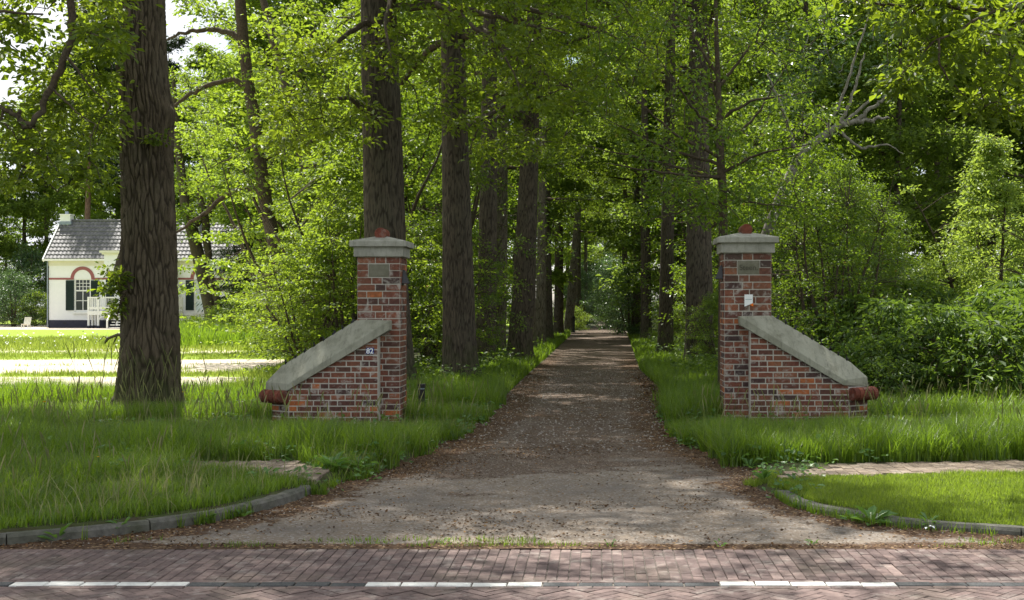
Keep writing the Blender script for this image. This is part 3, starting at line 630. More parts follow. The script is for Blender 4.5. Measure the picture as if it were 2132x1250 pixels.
wf = SD - .20
nx_, nz_ = at(770.5, wf), EYE - (731 - HY) * wf / F
e = empty('house_number_sign', (nx_, wf - .012, nz_)); tag(e, 'small blue enamel plate reading 82 on the left wing wall', 'number sign')
mb = MB(); mb.box(-.056, .056, -.003, .004, -.044, .044); mb.build('plate', M['blue_enamel'], e, bevel=.002)
text('82', .1, (0, -.0045, -.034), M['sign_white'], 'digits', e, bold=.0015)
sx, sz = at(1558.5, SD), EYE - (626 - HY) * SD / F
e = empty('arrow_sign', (sx, SD - .012, sz)); tag(e, 'small white pennant sign with orange corner on right pillar', 'sign')
mb = MB(); w2, t_, b1, b2 = .058, .083, -.085, -.045
mb.solid([(-w2, -.004, t_), (w2, -.004, t_), (w2, -.004, b2 + .008), (-w2, -.004, b1), (-w2, .003, t_), (w2, .003, t_), (w2, .003, b2 + .008), (-w2, .003, b1)], [(0, 3, 2, 1), (4, 5, 6, 7), (0, 1, 5, 4), (1, 2, 6, 5), (2, 3, 7, 6), (3, 0, 4, 7)]); mb.build('plate', M['sign_white'], e)
mb = MB(); mb.solid([(.018, -.0055, -.060), (.064, -.0055, -.035), (.064, -.0055, -.083), (.018, .001, -.060), (.064, .001, -.035), (.064, .001, -.083)], [(0, 2, 1), (3, 4, 5), (0, 1, 4, 3), (1, 2, 5, 4), (2, 0, 3, 5)]); mb.build('orange_corner', M['sign_orange'], e)
mb = MB(); mb.box(-.045, .045, -.0052, -.004, .012, .021); mb.build('text_line', M['sign_grey'], e)
for sgn, px_, lab in ((1, lx1, 'black wedge lamp on the inner side of the left pillar'), (-1, rx0, 'black wedge lamp on the inner side of the right pillar')):
    zc2 = EYE - ((577 if sgn > 0 else 567) - HY) * SD / F
    e = empty('wall_lamp', (px_ + sgn * .008, SD + .2, zc2)); tag(e, lab, 'lamp', 'black wall lamps on the gate pillars')
    mb = MB(); mb.solid([(0, -.09, -.09), (sgn * .10, -.07, -.09), (sgn * .10, .07, -.09), (0, .09, -.09), (0, -.025, .10), (sgn * .03, -.02, .10), (sgn * .03, .02, .10), (0, .025, .10)],
        [(0, 1, 5, 4), (1, 2, 6, 5), (2, 3, 7, 6), (4, 5, 6, 7), (3, 0, 4, 7), (0, 3, 2, 1)]); mb.build('shade', M['black_metal'], e, bevel=.004)
    mb = MB(); mb.box(*sorted((0, sgn * .008)), -.05, .05, -.115, -.09); mb.build('bracket', M['black_metal'], e)
D = 19.6; e = empty('bollard_light', (at(878, D), D, 0)); tag(e, 'short black square bollard light in grass behind left pillar', 'bollard')
mb = MB(); mb.box(-.045, .045, -.045, .045, -.05, .42); mb.build('post', M['black_metal'], e, bevel=.004)
mb = MB(); mb.box(-.052, .052, -.052, .052, .44, .50); mb.build('head', M['black_metal'], e, bevel=.004)
mb = MB(); mb.box(-.04, .04, -.04, .04, .42, .44); mb.build('diffuser', M['sign_grey'], e)

# ------------------------------------------------------------------ house
HD = 95.0; hs = HD / F
def hx(px): return (px - CX) * hs
def hz(py): return EYE - (py - HY) * hs
hx0, hx1 = hx(102), hx(492); hc = (hx0 + hx1) / 2; H_ = empty('white_cottage', (hc, HD, 0)); tag(H_, 'white cottage with grey tiled roof, dark shutters and pink arches', 'house')
def hb(name, mat, boxes, parent=H_, bevel=0):
    mb = MB()
    for b in boxes: mb.box(b[0] - hc, b[1] - hc, b[2] - HD, b[3] - HD, b[4], b[5])
    return mb.build(name, M[mat], parent, bevel=bevel)
wd_ = 5.6; ez = hz(541); pzp = .58
wins = [hx(172), hx(421.5)]
wx0, wx1, wz0, wz1 = -.60, .60, hz(650), hz(581)
# front wall with window openings
bx = [(hx0, hx1, HD + .25, HD + wd_, pzp, ez)]
cur = hx0; fr = []
for wcx in wins:
    fr.append((cur, wcx + wx0, HD, HD + .25, pzp, ez)); fr.append((wcx + wx0, wcx + wx1, HD, HD + .25, pzp, wz0)); fr.append((wcx + wx0, wcx + wx1, HD, HD + .25, wz1, ez)); cur = wcx + wx1
fr.append((cur, hx1, HD, HD + .25, pzp, ez))
hb('wall', 'render_wall', bx + fr)
hb('plinth', 'plinth', [(hx0 - .03, hx1 + .03, HD - .03, HD + wd_ + .03, -.1, pzp)])
hb('vent', 'black_metal', [(hx(133), hx(137.5), HD - .035, HD - .025, .3, .42)])
mb = MB()
for xg in (hx0, hx1):                                  # gables
    mb = MB(); a = xg - hc; mb.solid([(a - .002, .0, ez), (a - .002, wd_, ez), (a - .002, wd_ / 2, ez + 2.75), (a + (.25 if xg == hx0 else -.25), 0, ez), (a + (.25 if xg == hx0 else -.25), wd_, ez), (a + (.25 if xg == hx0 else -.25), wd_ / 2, ez + 2.75)], [(0, 1, 2), (3, 5, 4), (0, 2, 5, 3), (1, 4, 5, 2)]); mb.build('gable', M['render_wall'], H_)
# tiled roof
for sgn in (0, 1):
    nt_ = 50; per_ = 6; rows_ = 10; u = np.linspace(0, 1, nt_ * per_ + 1); us = hx0 - .22 + (hx1 - hx0 + .44) * u
    wv = np.abs(np.sin(u * nt_ * np.pi)) ** .7 * .045
    V = []; 
    for r_ in range(rows_):
        for (q, lift) in ((r_ / rows_, .045), ((r_ + 1) / rows_ - .0005, .0)):
            y = -.35 + (wd_ / 2 + .35) * q; z = ez - .02 + (2.95 + .05) * q + lift * 1.5 + .03
            V.append(np.stack([us - hc, np.full_like(us, y if not sgn else wd_ - y), z + wv], -1))
    V = np.array(V); nr, nc_ = V.shape[:2]; ii = np.arange(nr * nc_).reshape(nr, nc_); Fc = np.stack([ii[:-1, :-1], ii[:-1, 1:], ii[1:, 1:], ii[1:, :-1]], -1).reshape(-1, 4)
    link('roof', npmesh('roof', V.reshape(-1, 3), Fc), M['roof_tile'], H_)
zr = ez + 3.03
mb = MB()
for i in range(34): a = hx0 - .2 - hc + (hx1 - hx0 + .4) * i / 34; mb.cyl((a, wd_ / 2, zr), (a + .44, wd_ / 2, zr + .01), .13, .115, 10)
mb.build('ridge_tiles', M['roof_tile'], H_)
hb('gutter', 'white_paint', [(hx0 - .3, hx1 + .3, HD - .48, HD - .33, ez - .1, ez + .05)]); hb('soffit', 'cream', [(hx0 - .1, hx1 + .1, HD - .33, HD - .003, ez - .06, ez + .02)])
hb('frieze', 'cream', [(hx0 - .05, hx1 + .05, HD - .06, HD, hz(552), ez - .06), (hx0 - .03, hx1 + .03, HD - .035, HD, hz(553.5), hz(552))])
mb = MB()
for xg in (hx0 - .25, hx1 + .25):
    mb = MB()
    for sgn in (0, 1):
        y0_, y1_ = (-.42, wd_ / 2) if not sgn else (wd_ + .42, wd_ / 2); mb.bar((xg - hc, y0_, ez - .06), (xg - hc, y1_, zr - .02), .09, .26)
    mb.build('barge_board', M['white_paint'], H_)
mb = MB(); mb.cyl((hx0 - hc - .06, -.1, 0.05), (hx0 - hc - .06, -.1, ez - .05), .045, n=10); mb.build('drainpipe', M['lead'], H_)
for px0, px1 in ((129, 150), (414, 430)):
    a, b = ((p - CX) * (HD + 2.8) / F for p in (px0, px1)); ch = hb('chimney', 'white_paint', [(a, b, HD + 2.45, HD + 3.15, zr - .5, zr + .42), (a - .05, b + .05, HD + 2.4, HD + 3.2, zr + .42, zr + .5)])
    hb('flashing', 'lead', [(a - .1, b + .1, HD + 2.38, HD + 3.22, zr - .3, zr - .06)], ch); hb('pot', 'lead', [((a + b) / 2 - .1, (a + b) / 2 + .1, HD + 2.7, HD + 2.9, zr + .5, zr + .72)], ch)
for k, wcx in enumerate(wins):
    w_ = hb('window', 'white_paint', [(wcx + wx0, wcx + wx0 + .09, HD + .04, HD + .14, wz0, wz1), (wcx + wx1 - .09, wcx + wx1, HD + .04, HD + .14, wz0, wz1), (wcx + wx0 + .09, wcx + wx1 - .09, HD + .04, HD + .14, wz1 - .08, wz1), (wcx + wx0 + .09, wcx + wx1 - .09, HD + .04, HD + .14, wz0, wz0 + .14)])
    tag(w_, None if k == 0 else 'window hung with pale curtains')
    zt_ = hz(605.5); i0, i1 = wcx + wx0 + .09, wcx + wx1 - .09; bars = [(i0, i1, HD + .05, HD + .12, zt_ - .05, zt_ + .05)]
    for j in range(1, 4): x = i0 + (i1 - i0) * j / 4; bars.append((x - .018, x + .018, HD + .06, HD + .1, zt_ + .05, wz1 - .08))
    for j in range(1, 3): z = zt_ + .05 + (wz1 - .08 - zt_ - .05) * j / 3; bars.append((i0, i1, HD + .063, HD + .097, z - .018, z + .018))
    bars.append(((i0 + i1) / 2 - .025, (i0 + i1) / 2 + .025, HD + .06, HD + .1, wz0 + .14, zt_ - .05)); zm = (wz0 + .14 + zt_ - .05) / 2; bars.append((i0, i1, HD + .063, HD + .097, zm - .025, zm + .025))
    hb('glazing_bars', 'white_paint', bars, w_); hb('pane', 'glass', [(i0 - .02, i1 + .02, HD + .105, HD + .112, wz0 + .1, wz1 - .06)], w_) if k == 0 else hb('curtain', 'curtain', [(i0 - .02, i1 + .02, HD + .105, HD + .112, wz0 + .1, wz1 - .06)], w_)
    hb('sill', 'white_paint', [(wcx + wx0 - .1, wcx + wx1 + .1, HD - .14, HD + .05, wz0 - .12, wz0)], w_)
    for sg in (-1, 1):
        a = wcx + (wx0 - .62 if sg < 0 else wx1 + .02); b = a + .60; zb0, zb1 = hz(646.5), hz(584)
        sh = [(a, a + .06, HD - .06, HD - .01, zb0, zb1), (b - .06, b, HD - .06, HD - .01, zb0, zb1), (a + .06, b - .06, HD - .06, HD - .01, zb1 - .1, zb1), (a + .06, b - .06, HD - .06, HD - .01, zb0, zb0 + .1), (a + .06, b - .06, HD - .02, HD - .012, zb0 + .1, zb1 - .1)]
        nsl = 24
        for j in range(nsl): z = zb0 + .1 + (zb1 - zb0 - .2) * (j + .3) / nsl; sh.append((a + .06, b - .06, HD - .05, HD - .02, z, z + .045))
        hb('shutter', 'shutter', sh)
    mb = MB(); n = 24; cz = wz1 + .03; ro, ri = .88, .64
    for i in range(n):
        t0, t1 = math.pi * i / n, math.pi * (i + 1) / n; q = lambda r_, t, y: (wcx - hc + r_ * math.cos(t), y, cz + r_ * math.sin(t))
        mb.solid([q(ri, t0, -.035), q(ro, t0, -.035), q(ro, t1, -.035), q(ri, t1, -.035), q(ri, t0, .01), q(ro, t0, .01), q(ro, t1, .01), q(ri, t1, .01)], [(0, 3, 2, 1), (1, 2, 6, 5), (0, 4, 7, 3)])
    mb.build('arch', M['pink_trim'], H_)
bayL, bayR = hx(224), hx(371)
segs = []; cur = hx0
for wcx in wins: segs.append((cur, wcx - .64)); cur = wcx + .64
segs.append((cur, hx1)); zz0 = wz1 - .06
hb('string_course', 'pink_trim', [(a, b, HD - .028, HD + .01, zz0, zz0 + .14) for a, b in segs])
bf = HD - .7; bt = hz(531)
bay = hb('entrance_bay', 'render_wall', [(bayL, bayR, bf, HD - .005, pzp, bt)])
hb('bay_plinth', 'plinth', [(bayL - .03, bayR + .03, bf - .03, HD - .04, -.1, pzp)], bay)
hb('cornice', 'cream', [(bayL - .12, bayR + .12, bf - .12, HD - .5, bt, bt + .12), (bayL - .25, bayR + .25, bf - .25, HD - .5, bt + .12, bt + .28)], bay)
hb('trim', 'pink_trim', [(bayL - .01, bayR + .01, bf - .02, bf, zz0, zz0 + .14), (bayL + .25, bayL + .6, bf - .02, bf, zz0 + .3, zz0 + .62), (bayR - .6, bayR - .25, bf - .02, bf, zz0 + .3, zz0 + .62)], bay)
hb('door', 'shutter', [(hc - .9, hc + .9, bf - .03, bf - .005, 1.25, 3.7)], bay)
for a in (bayL + .15, bayR - .75): hb('shutter', 'shutter', [(a, a + .6, bf - .05, bf - .005, 1.5, 3.55)] + [(a + .05, a + .55, bf - .065, bf - .05, 1.55 + j * .08, 1.6 + j * .08) for j in range(24)])
# landing, railing, steps
LX0, LX1, LY0, LY1 = hc - 3.2, hc + 3.2, HD - 2.2, HD - .72; lz = 1.25; bx = [(LX0, LX1, LY0, LY1, lz - .28, lz)]
ld = hb('landing', 'white_paint', bx)
for sgn in (-1, 1):
    ps = []; m_ = lambda v: v if sgn < 0 else 2 * hc - v
    def pb(a, b, *r): a, b = sorted((m_(a), m_(b))); ps.append((a, b) + r)
    for x in (LX0 + .06, LX0 + .75, hc - 1.1): pb(x - .07, x + .07, LY0 + .02, LY0 + .16, .2, lz + 1.0)
    x = LX0 + .06
    for y in (LY0 + .72, LY1 - .18): pb(x - .07, x + .07, y, y + .14, .2, lz + 1.0)
    x0, x1 = LX0, hc - 1.1
    pb(x0, x1, LY0 + .04, LY0 + .12, lz + .93, lz + 1.02); pb(x0, x1, LY0 + .05, LY0 + .11, lz + .12, lz + .3)
    x = x0 + .2
    while x < x1 - .1: pb(x - .018, x + .018, LY0 + .065, LY0 + .1, lz + .3, lz + .93); x += .14
    x = LX0 + .06; pb(x - .04, x + .04, LY0 + .16, LY1, lz + .93, lz + 1.02); pb(x - .03, x + .03, LY0 + .16, LY1, lz + .12, lz + .3)
    y = LY0 + .3
    while y < LY1 - .1: pb(x - .018, x + .018, y - .018, y + .018, lz + .3, lz + .93); y += .14
    hb('railing', 'white_paint', ps, ld)
mb = MB()
for sg in (-1, 1):                                     # curved braces under the landing and the stair strings
    mb = MB()
    cxb = hc + sg * 1.1; xo = hc + sg * (3.2 - .75)
    for i in range(8):
        t0, t1 = i / 8 * math.pi / 2, (i + 1) / 8 * math.pi / 2; L_ = abs(xo - cxb)
        f = lambda t: (xo - sg * L_ * (1 - math.cos(t)) - hc, LY0 + .09 - HD, .35 + (lz - .68) * math.sin(t) + .15)
        mb.bar(f(t0), f(t1), .08, .1)
    mb.bar((cxb - hc, LY0 - HD, lz + .95), (cxb - hc, LY0 - 1.8 - HD, .55), .09, .09); mb.bar((cxb - hc, LY0 - 1.8 - HD, .0), (cxb - hc, LY0 - 1.8 - HD, .6), .1, .1)
    mb.build('brace', M['white_paint'], ld)
hb('steps', 'white_paint', [(hc - 1.0, hc + 1.0, LY0 - .3 * (i + 1), LY0 - .3 * i + .02, lz - .19 * (i + 1) - .05, lz - .19 * (i + 1)) for i in range(6)], ld)
for b_ in ([(x - .1, x + .1, LY0 - .01, LY0 + .19, -.05, .2) for x in (LX0 + .06, LX0 + .75, LX1 - .75, LX1 - .06, hc - 1.1, hc + 1.1)] + [(x - .1, x + .1, y - .03, y + .17, -.05, .2) for x in (LX0 + .06, LX1 - .06) for y in (LY0 + .72, LY1 - .18)]): hb('foot_block', 'plinth', [b_], ld)
# white garden chair beside the house
D = 92; e = empty('garden_chair', (at(53, D), D, .0), s=.8); tag(e, 'white garden chair on the lawn left of the cottage', 'chair')
mb = MB(); mb.obox((-.3, -.2, .4), (1, 0, 0), (0, .93, -.2), (0, .2, .93), .6, .55, .04); mb.build('seat', M['cream'], e)
mb = MB(); [mb.obox((-.3 + i * .125, .26, .34), (1, 0, 0), (0, .4, .92), (0, .92, -.4), .1, .75, .03) for i in range(5)]; mb.build('backrest', M['cream'], e)
for x in (-.28, .28):
    for y in (-.15, .3): mb = MB(); mb.box(x - .03, x + .03, y - .03, y + .03, -.02, .42 if y < 0 else .36); mb.build('leg', M['white_paint'], e)

# ------------------------------------------------------------------ feature trees: trunk and limbs that the photograph shows one by one
def feature_tree(name, base, label, limbs, clumps, rc, per, size, leaf, bark='branch_bark', kind='far', trunk=None, proto=None, cat='tree', group=None, flat=.45, seed=1, names=None, droop=.25, maxtwig=3.2, ratio=.55, into=None):
    rs = np.random.RandomState(seed); bx_, by_ = base; off = np.array([bx_, by_, 0.]); br = []; pool = []
    for pts, rad in limbs:
        pts = np.array(pts, float) - off; n = max(8, len(pts) * 5); d = np.r_[0, np.cumsum(np.linalg.norm(np.diff(pts, axis=0), axis=1))]; tt = np.linspace(0, d[-1], n)
        q = np.stack([np.interp(tt, d, pts[:, i]) for i in range(3)], 1)
        for _ in range(2): q[1:-1] = (q[:-2] + 2 * q[1:-1] + q[2:]) / 4
        q[1:-1] += rs.normal(size=(n - 2, 3)) * min(.02, rad[0] * .3); br.append(tube(q, np.interp(np.linspace(0, 1, n), np.linspace(0, 1, len(rad)), rad), 8)); pool.append(q)
    cl = np.array(clumps) - off if len(clumps) else np.zeros((0, 3)); allp = np.vstack(pool) if pool else np.zeros((0, 3))
    order = np.argsort([np.min(np.linalg.norm(allp - c, axis=1)) for c in cl]) if len(cl) and len(allp) else []
    for i in order:
        c = cl[i]; dd = np.linalg.norm(allp - c, axis=1); j = int(np.argmin(dd))
        if dd[j] > maxtwig: a = allp[j]
        a = allp[j]; mid_ = (a + c) / 2 + np.array([0, 0, .12 * dd[j]]) + rs.normal(size=3) * .06 * dd[j]; q = np.array([a, (a + mid_) / 2 + rs.normal(size=3) * .03, mid_, (mid_ + c) / 2, c])
        r_ = min(.022, .006 + .007 * dd[j]); br.append(tube(q, np.linspace(r_, .004, 5), 5)); allp = np.vstack([allp, q[2:]])
    if into is not None:
        inv = Matrix.LocRotScale(into.location, into.rotation_quaternion, into.scale).inverted() @ Matrix.Translation((bx_, by_, 0))
        v, f = joinm(br); a = link('low_or_shade_boughs', npmesh('low_or_shade_boughs', v, f, smooth=True), M['branch_bark'], into); v, f, r = clump_leaves(rs, cl, rc, per, size, kind, flat=flat, droop=droop, ratio=ratio)  # carries visible low boughs and the unseen ones added for shade
        b = link('low_or_shade_foliage', npmesh('low_or_shade_foliage', v, f, rnd=r), M[leaf], into); a.matrix_parent_inverse = inv; b.matrix_parent_inverse = inv; return into
    e = empty(name, (bx_, by_, 0)); tag(e, label, cat, group)
    tm = None
    if trunk is not None: tm = trunk; link('trunk', tm, M[bark] if len(tm.materials) == 0 else None, e)
    if br: v, f = joinm(br); link('branches', npmesh('branches', v, f, smooth=True), M[bark if bark != 'oak_bark' and bark != 'bark' and bark != 'grey_bark' else 'branch_bark'], e)
    parts = []
    if len(cl): parts.append(clump_leaves(rs, cl, rc, per, size, kind, flat=flat, droop=droop, ratio=ratio))
    if parts:
        v, f, r = parts[0]; link('crown', npmesh('crown', v, f, rnd=r), M[leaf], e)
    if proto is not None:
        for n_, m in zip(('branches', 'crown'), proto[1:]): link('upper_' + n_, m, None, e)
    return e
def region(rs, n, x0, x1, y0, y1, d0, d1):
    return [P(rs.uniform(x0, x1), rs.uniform(y0, y1), rs.uniform(d0, d1)) for _ in range(n)]
rsv = np.random.RandomState(77)
def pth(D, *pp): return [P(a, b, D) for a, b in pp]

# big canopies shared by the oaks and the avenue
can_a = tree_proto(11, 22, .40, 7.6, 6.2, 30, 7, 56, .135, .55, 'far', 'canopy_leaf', 'bark', 'round', nu=112, elev=(2, 45), wander=.008)
can_b = tree_proto(12, 21, .36, 7.2, 5.4, 30, 7, 54, .135, .52, 'far', 'canopy_leaf', 'bark', 'round', nu=112, elev=(0, 45), wander=.008)
can_c = tree_proto(13, 20, .30, 6.6, 4.4, 28, 6, 54, .13, .50, 'far', 'canopy_leaf', 'grey_bark', 'round', nu=96, elev=(0, 40), wander=.01)

can_d = tree_proto(14, 21, .40, 7.4, 3.3, 26, 6, 44, .13, .48, 'far', 'canopy_leaf', 'bark', 'round', nu=112, elev=(5, 50), wander=.008)
# the great oak left of the gate
DA = 20.8; k_ = DA / F; bxA = at(312, DA)
ty = [(850, 312, 158), (838, 312, 146), (800, 313, 132), (700, 313, 124), (600, 311, 120), (500, 310, 117), (400, 308, 112), (300, 306, 111), (210, 302, 106), (100, 292, 107), (0, 291, 102)]
zs = [-.15] + [EYE - (y - HY) * k_ for y, _, _ in ty] + [9.5, 14, 21]; cxs = [0] + [(c - 312) * k_ for _, c, _ in ty] + [-.1, .1, .3]; rd = [.68] + [w_ / 2 * k_ for _, _, w_ in ty] + [.36, .25, .05]
tA = trunk_mesh('trunk', zs, cxs, [0] * len(zs), [q * .945 for q in rd], cw=.066, ch=.50, amp=.040, nu=300, dz=.018, lumps=[(2.25, math.pi, .28, .10), (2.1, -2.6, .2, .05), (4.78, -.15, .22, .09), (5.9, math.pi, .15, .08), (3.9, -1.0, .15, .04), (.9, -1.2, .3, .03)], seed=3, fine_to=7.2)
clA = region(rsv, 5, 165, 232, 40, 80, 20.3, 20.9) + region(rsv, 7, 218, 262, 555, 620, 20.2, 20.6) + region(rsv, 5, 232, 262, 620, 690, 20.2, 20.6) + region(rsv, 2, 300, 345, 285, 300, 20.2, 20.3)
e = feature_tree('oak_tree', (bxA, DA), 'massive oak with deeply furrowed bark in the grass left of the gate', [(pth(20.6, (262, 75), (240, 72), (200, 60)), [.05, .02, .01]), (pth(20.3, (275, 575), (245, 575), (228, 590)), [.035, .015, .006]), (pth(20.3, (262, 600), (248, 640), (240, 680)), [.025, .012, .005])],
    clA, .17, 46, .085, 'oak_leaf', bark='oak_bark', kind='near', trunk=tA, proto=can_a, seed=4)
e.children[0].name
# oak beyond the left edge of the picture, with the hooked limb
bxB, DB = -11.2, 17.0
tB = trunk_mesh('trunk', [-.1, 0, 1, 4, 8, 14, 20], [0, 0, 0, .1, .2, .1, 0], [0] * 7, [.7, .62, .5, .44, .36, .22, .05], nu=96, seed=9, amp=.03)
DD = 17.2
hook = [(bxB + .2, 17, 7.4), (bxB + 1.6, 17.1, 8.4), (bxB + 3.2, 17.2, 8.0), P(150, -60, DD), P(152, 20, DD), P(148, 80, DD), P(136, 120, DD), P(122, 155, DD), P(103, 178, DD), P(94, 215, DD), P(80, 250, DD), P(68, 266, DD), P(52, 258, DD)]
hr = [.19, .17, .13, .078, .074, .07, .066, .066, .062, .052, .05, .046, .04]
limbsB = [(hook, hr), (pth(DD, (68, 266), (45, 258), (28, 235), (0, 224), (-60, 215)), [.045, .035, .03, .025, .02]), (pth(DD, (48, 258), (38, 245), (42, 228)), [.034, .03, .022]), (pth(DD, (8, 226), (2, 250), (30, 280)), [.02, .016, .008]),
    (pth(DD, (138, 118), (165, 150), (185, 180), (230, 220)), [.02, .014, .01, .006]), (pth(DD - .4, (104, 180), (130, 205), (160, 235), (200, 260)), [.02, .014, .01, .006]),
    ([(bxB, 17, 5.0), P(-160, 250, 17), P(-40, 320, 17.5), P(60, 340, 18), P(120, 400, 18)], [.1, .06, .035, .02, .008]), ([(bxB, 17, 6.5), P(-160, 60, 16), P(-20, 20, 16), P(90, 30, 16.5)], [.1, .06, .035, .012])]
clB = region(rsv, 34, -60, 240, -30, 60, 17.6, 19.5) + region(rsv, 12, 170, 245, 40, 110, 16, 18) + region(rsv, 30, 60, 245, 90, 215, 17.6, 20) + region(rsv, 22, 95, 245, 200, 300, 17.5, 20) + region(rsv, 34, -40, 220, 290, 385, 16.5, 19) + region(rsv, 5, -60, 0, 60, 330, 16.5, 18.5) + region(rsv, 7, 0, 70, 205, 290, 17.5, 19)
eB = feature_tree('oak_tree', (bxB, DB), 'oak at the left edge whose bare hooked limb hangs beside the great oak', limbsB, clB, .26, 50, .10, 'oak_leaf', bark='oak_bark', kind='near', trunk=tB, proto=can_b, seed=6)
# oak beyond the right edge, its branches overhanging
bxC, DC = 9.6, 14.0
tC = trunk_mesh('trunk', [-.1, 0, 1, 4, 8, 14, 20], [0, 0, 0, .1, .2, .1, 0], [0] * 7, [.66, .58, .46, .4, .32, .2, .05], nu=96, seed=19, amp=.03)
limbsC = [([(bxC, 14, 5.2), (7.6, 13.2, 5.6), P(2180, 5, 12.6), P(2080, 20, 12.4), P(1990, 55, 12.3), P(1930, 100, 12.3), P(1880, 150, 12.4)], [.12, .09, .045, .034, .026, .018, .008]),
    (pth(12.3, (1955, 80), (1955, 130), (1975, 165), (2010, 200)), [.014, .01, .008, .004]), (pth(12.4, (2180, 20), (2120, 50), (2080, 80), (2050, 120)), [.025, .016, .01, .005]), ([(bxC, 14, 4.4), (8, 14, 4.3), P(2200, 220, 13), P(2100, 215, 13), P(2040, 250, 13)], [.1, .05, .03, .015, .006]),
    (pth(12.6, (2060, 25), (1960, 10), (1850, 15), (1760, -10)), [.03, .02, .014, .006]), (pth(12.6, (1930, 10), (1880, 40), (1850, 55)), [.012, .008, .004])]
clC = region(rsv, 42, 1830, 2180, -30, 60, 11.8, 13.6) + region(rsv, 30, 1900, 2180, 60, 160, 11.8, 13.6) + region(rsv, 16, 2010, 2190, 160, 255, 12.2, 13.8) + region(rsv, 6, 1862, 1930, 120, 190, 12.2, 12.8) + region(rsv, 6, 1740, 1840, -25, 30, 12.4, 13.4)
eC = feature_tree('oak_tree', (bxC, DC), 'oak at the right edge whose leafy boughs overhang the top right corner', limbsC, clC, .20, 44, .088, 'oak_leaf', bark='oak_bark', kind='near', trunk=tC, proto=can_c, seed=8)

rsb = np.random.RandomState(404)
feature_tree('', (bxC, DC), '', [([(bxC, 14, 7.5), (6, 13.8, 9.3), (2.5, 13.5, 10), (-.8, 13.3, 10.2)], [.16, .12, .07, .02])], [(rsb.uniform(-1.2, 6.5), rsb.uniform(12.0, 15.0), rsb.uniform(8.6, 11)) for _ in range(56)], .42, 40, .12, 'oak_leaf', seed=81, into=eC)  # unseen boughs, added high over the drive to shade the street
feature_tree('', (bxB, DB), '', [([(bxB, 17, 8), (-8, 15.5, 9.6), (-5, 14, 10), (-1.5, 13.2, 10.2)], [.16, .12, .07, .02])], [(rsb.uniform(-8, -1), rsb.uniform(12.0, 15.5), rsb.uniform(8.6, 11)) for _ in range(66)], .42, 44, .12, 'oak_leaf', seed=82, into=eB)  # out-of-view boughs added on the left, again to shade the street
# the avenue: (trunk centre px, width px, base py, prototype, label); low boughs on the first ones
ave = [
 (816, 82, 812, can_a, 'first and thickest avenue trunk, rising right behind the left gate pillar'),
 (958, 61, 800, can_b, 'second avenue tree on the left, straight brown trunk beside the drive'),
 (1010, 39, 768, can_b, 'third avenue tree on the left, dark trunk leaning slightly right'),
 (1038, 26, 750, can_c, 'slim dark avenue trunk between two thicker ones on the left'),
 (1081, 44, 757, can_a, 'avenue tree on the left with grey-brown ribbed trunk leaning right'),
 (1107, 18, 733, can_c, 'narrow avenue trunk just past the leaning ribbed one'),
 (1124, 20, 724, can_c, 'thin grey avenue trunk at the end of the left grass verge'),
 (1141, 15, 714, can_b, 'far left avenue trunk where the verge narrows'),
 (1163, 19, 703, can_b, 'dark far avenue trunk left of the side path'),
 (1183, 17, 692, can_c, 'curved far avenue trunk beyond the side path'),
 (1203, 10, 683, can_b, 'small distant avenue trunk left of the vanishing drive'),
 (1221, 8, 678, can_c, 'smallest distant avenue trunk left of the vanishing drive'),
 (1456, 52, 768, can_d, 'thick avenue trunk on the right, just inside the right pillar'),
 (1385, 29, 746, can_d, 'grey avenue trunk on the right verge, ringed by leaves'),
 (1346, 17, 716, can_d, 'nearer of two dark avenue trunks on the right'),
 (1324, 17, 704, can_c, 'farther of two dark avenue trunks on the right'),
 (1300, 8, 690, can_b, 'distant avenue trunk right of the drive'),
]
r_of = {id(can_d): .40, id(can_a): .40, id(can_b): .36, id(can_c): .30}
AV = []
for i, (px, wpx, by, pr, lab) in enumerate(ave):
    D = EYE * F / (by - HY); s_ = (wpx / 2 * D / F) / (r_of[id(pr)] * .88); s_ = max(.62, min(1.15, s_))
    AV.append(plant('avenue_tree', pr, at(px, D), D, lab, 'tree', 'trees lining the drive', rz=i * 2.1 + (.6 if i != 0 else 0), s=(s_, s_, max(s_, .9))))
    a_ = AV[-1]; tl_ = {0: -1.6, 1: -1.1, 2: .6, 4: 2.4, 9: 4, 13: 1}.get(i, ((i * 37) % 7 - 3) * .2); a_.rotation_mode = 'QUATERNION'; a_.rotation_quaternion = Quaternion((0, 1, 0), R(tl_)) @ Quaternion((0, 0, 1), i * 2.1)
# leafy low boughs of the first avenue trees over the drive, each its own small growth on a younger tree beside
bl = []
def bough(a, *pp): return ([a] + [P(*q) for q in pp], list(np.linspace(.09, .012, len(pp) + 1)))
x1_, D1 = at(816, 25.8), 25.8; T1 = [bough((x1_, D1, 6.6), (770, 40, 25), (700, 90, 24.5), (620, 150, 24)), bough((x1_, D1, 4.6), (760, 225, 25.3), (720, 200, 24.8), (650, 215, 24.2)), bough((x1_, D1, 7.6), (880, 10, 25), (960, 20, 24), (1060, 40, 23), (1180, 70, 22)), bough((x1_, D1, 8.0), (900, 0, 23), (1000, 60, 22), (1060, 120, 21.5), (1080, 180, 21.5)), bough((x1_, D1, 7.2), (820, -30, 23.5), (800, 60, 22.5), (815, 120, 22))]
c1 = region(rsv, 40, 560, 780, 60, 300, 22, 25.5) + region(rsv, 14, 780, 870, 20, 165, 21.8, 24.2) + region(rsv, 34, 880, 1110, -20, 110, 21, 24.5) + region(rsv, 22, 1040, 1260, 20, 230, 21, 24.5) + region(rsv, 16, 540, 700, 230, 330, 23, 26) + region(rsv, 8, 890, 1000, 100, 260, 22, 25)
feature_tree('', (x1_, D1), '', T1, c1, .28, 48, .11, 'oak_leaf', kind='near', seed=12, into=AV[0])
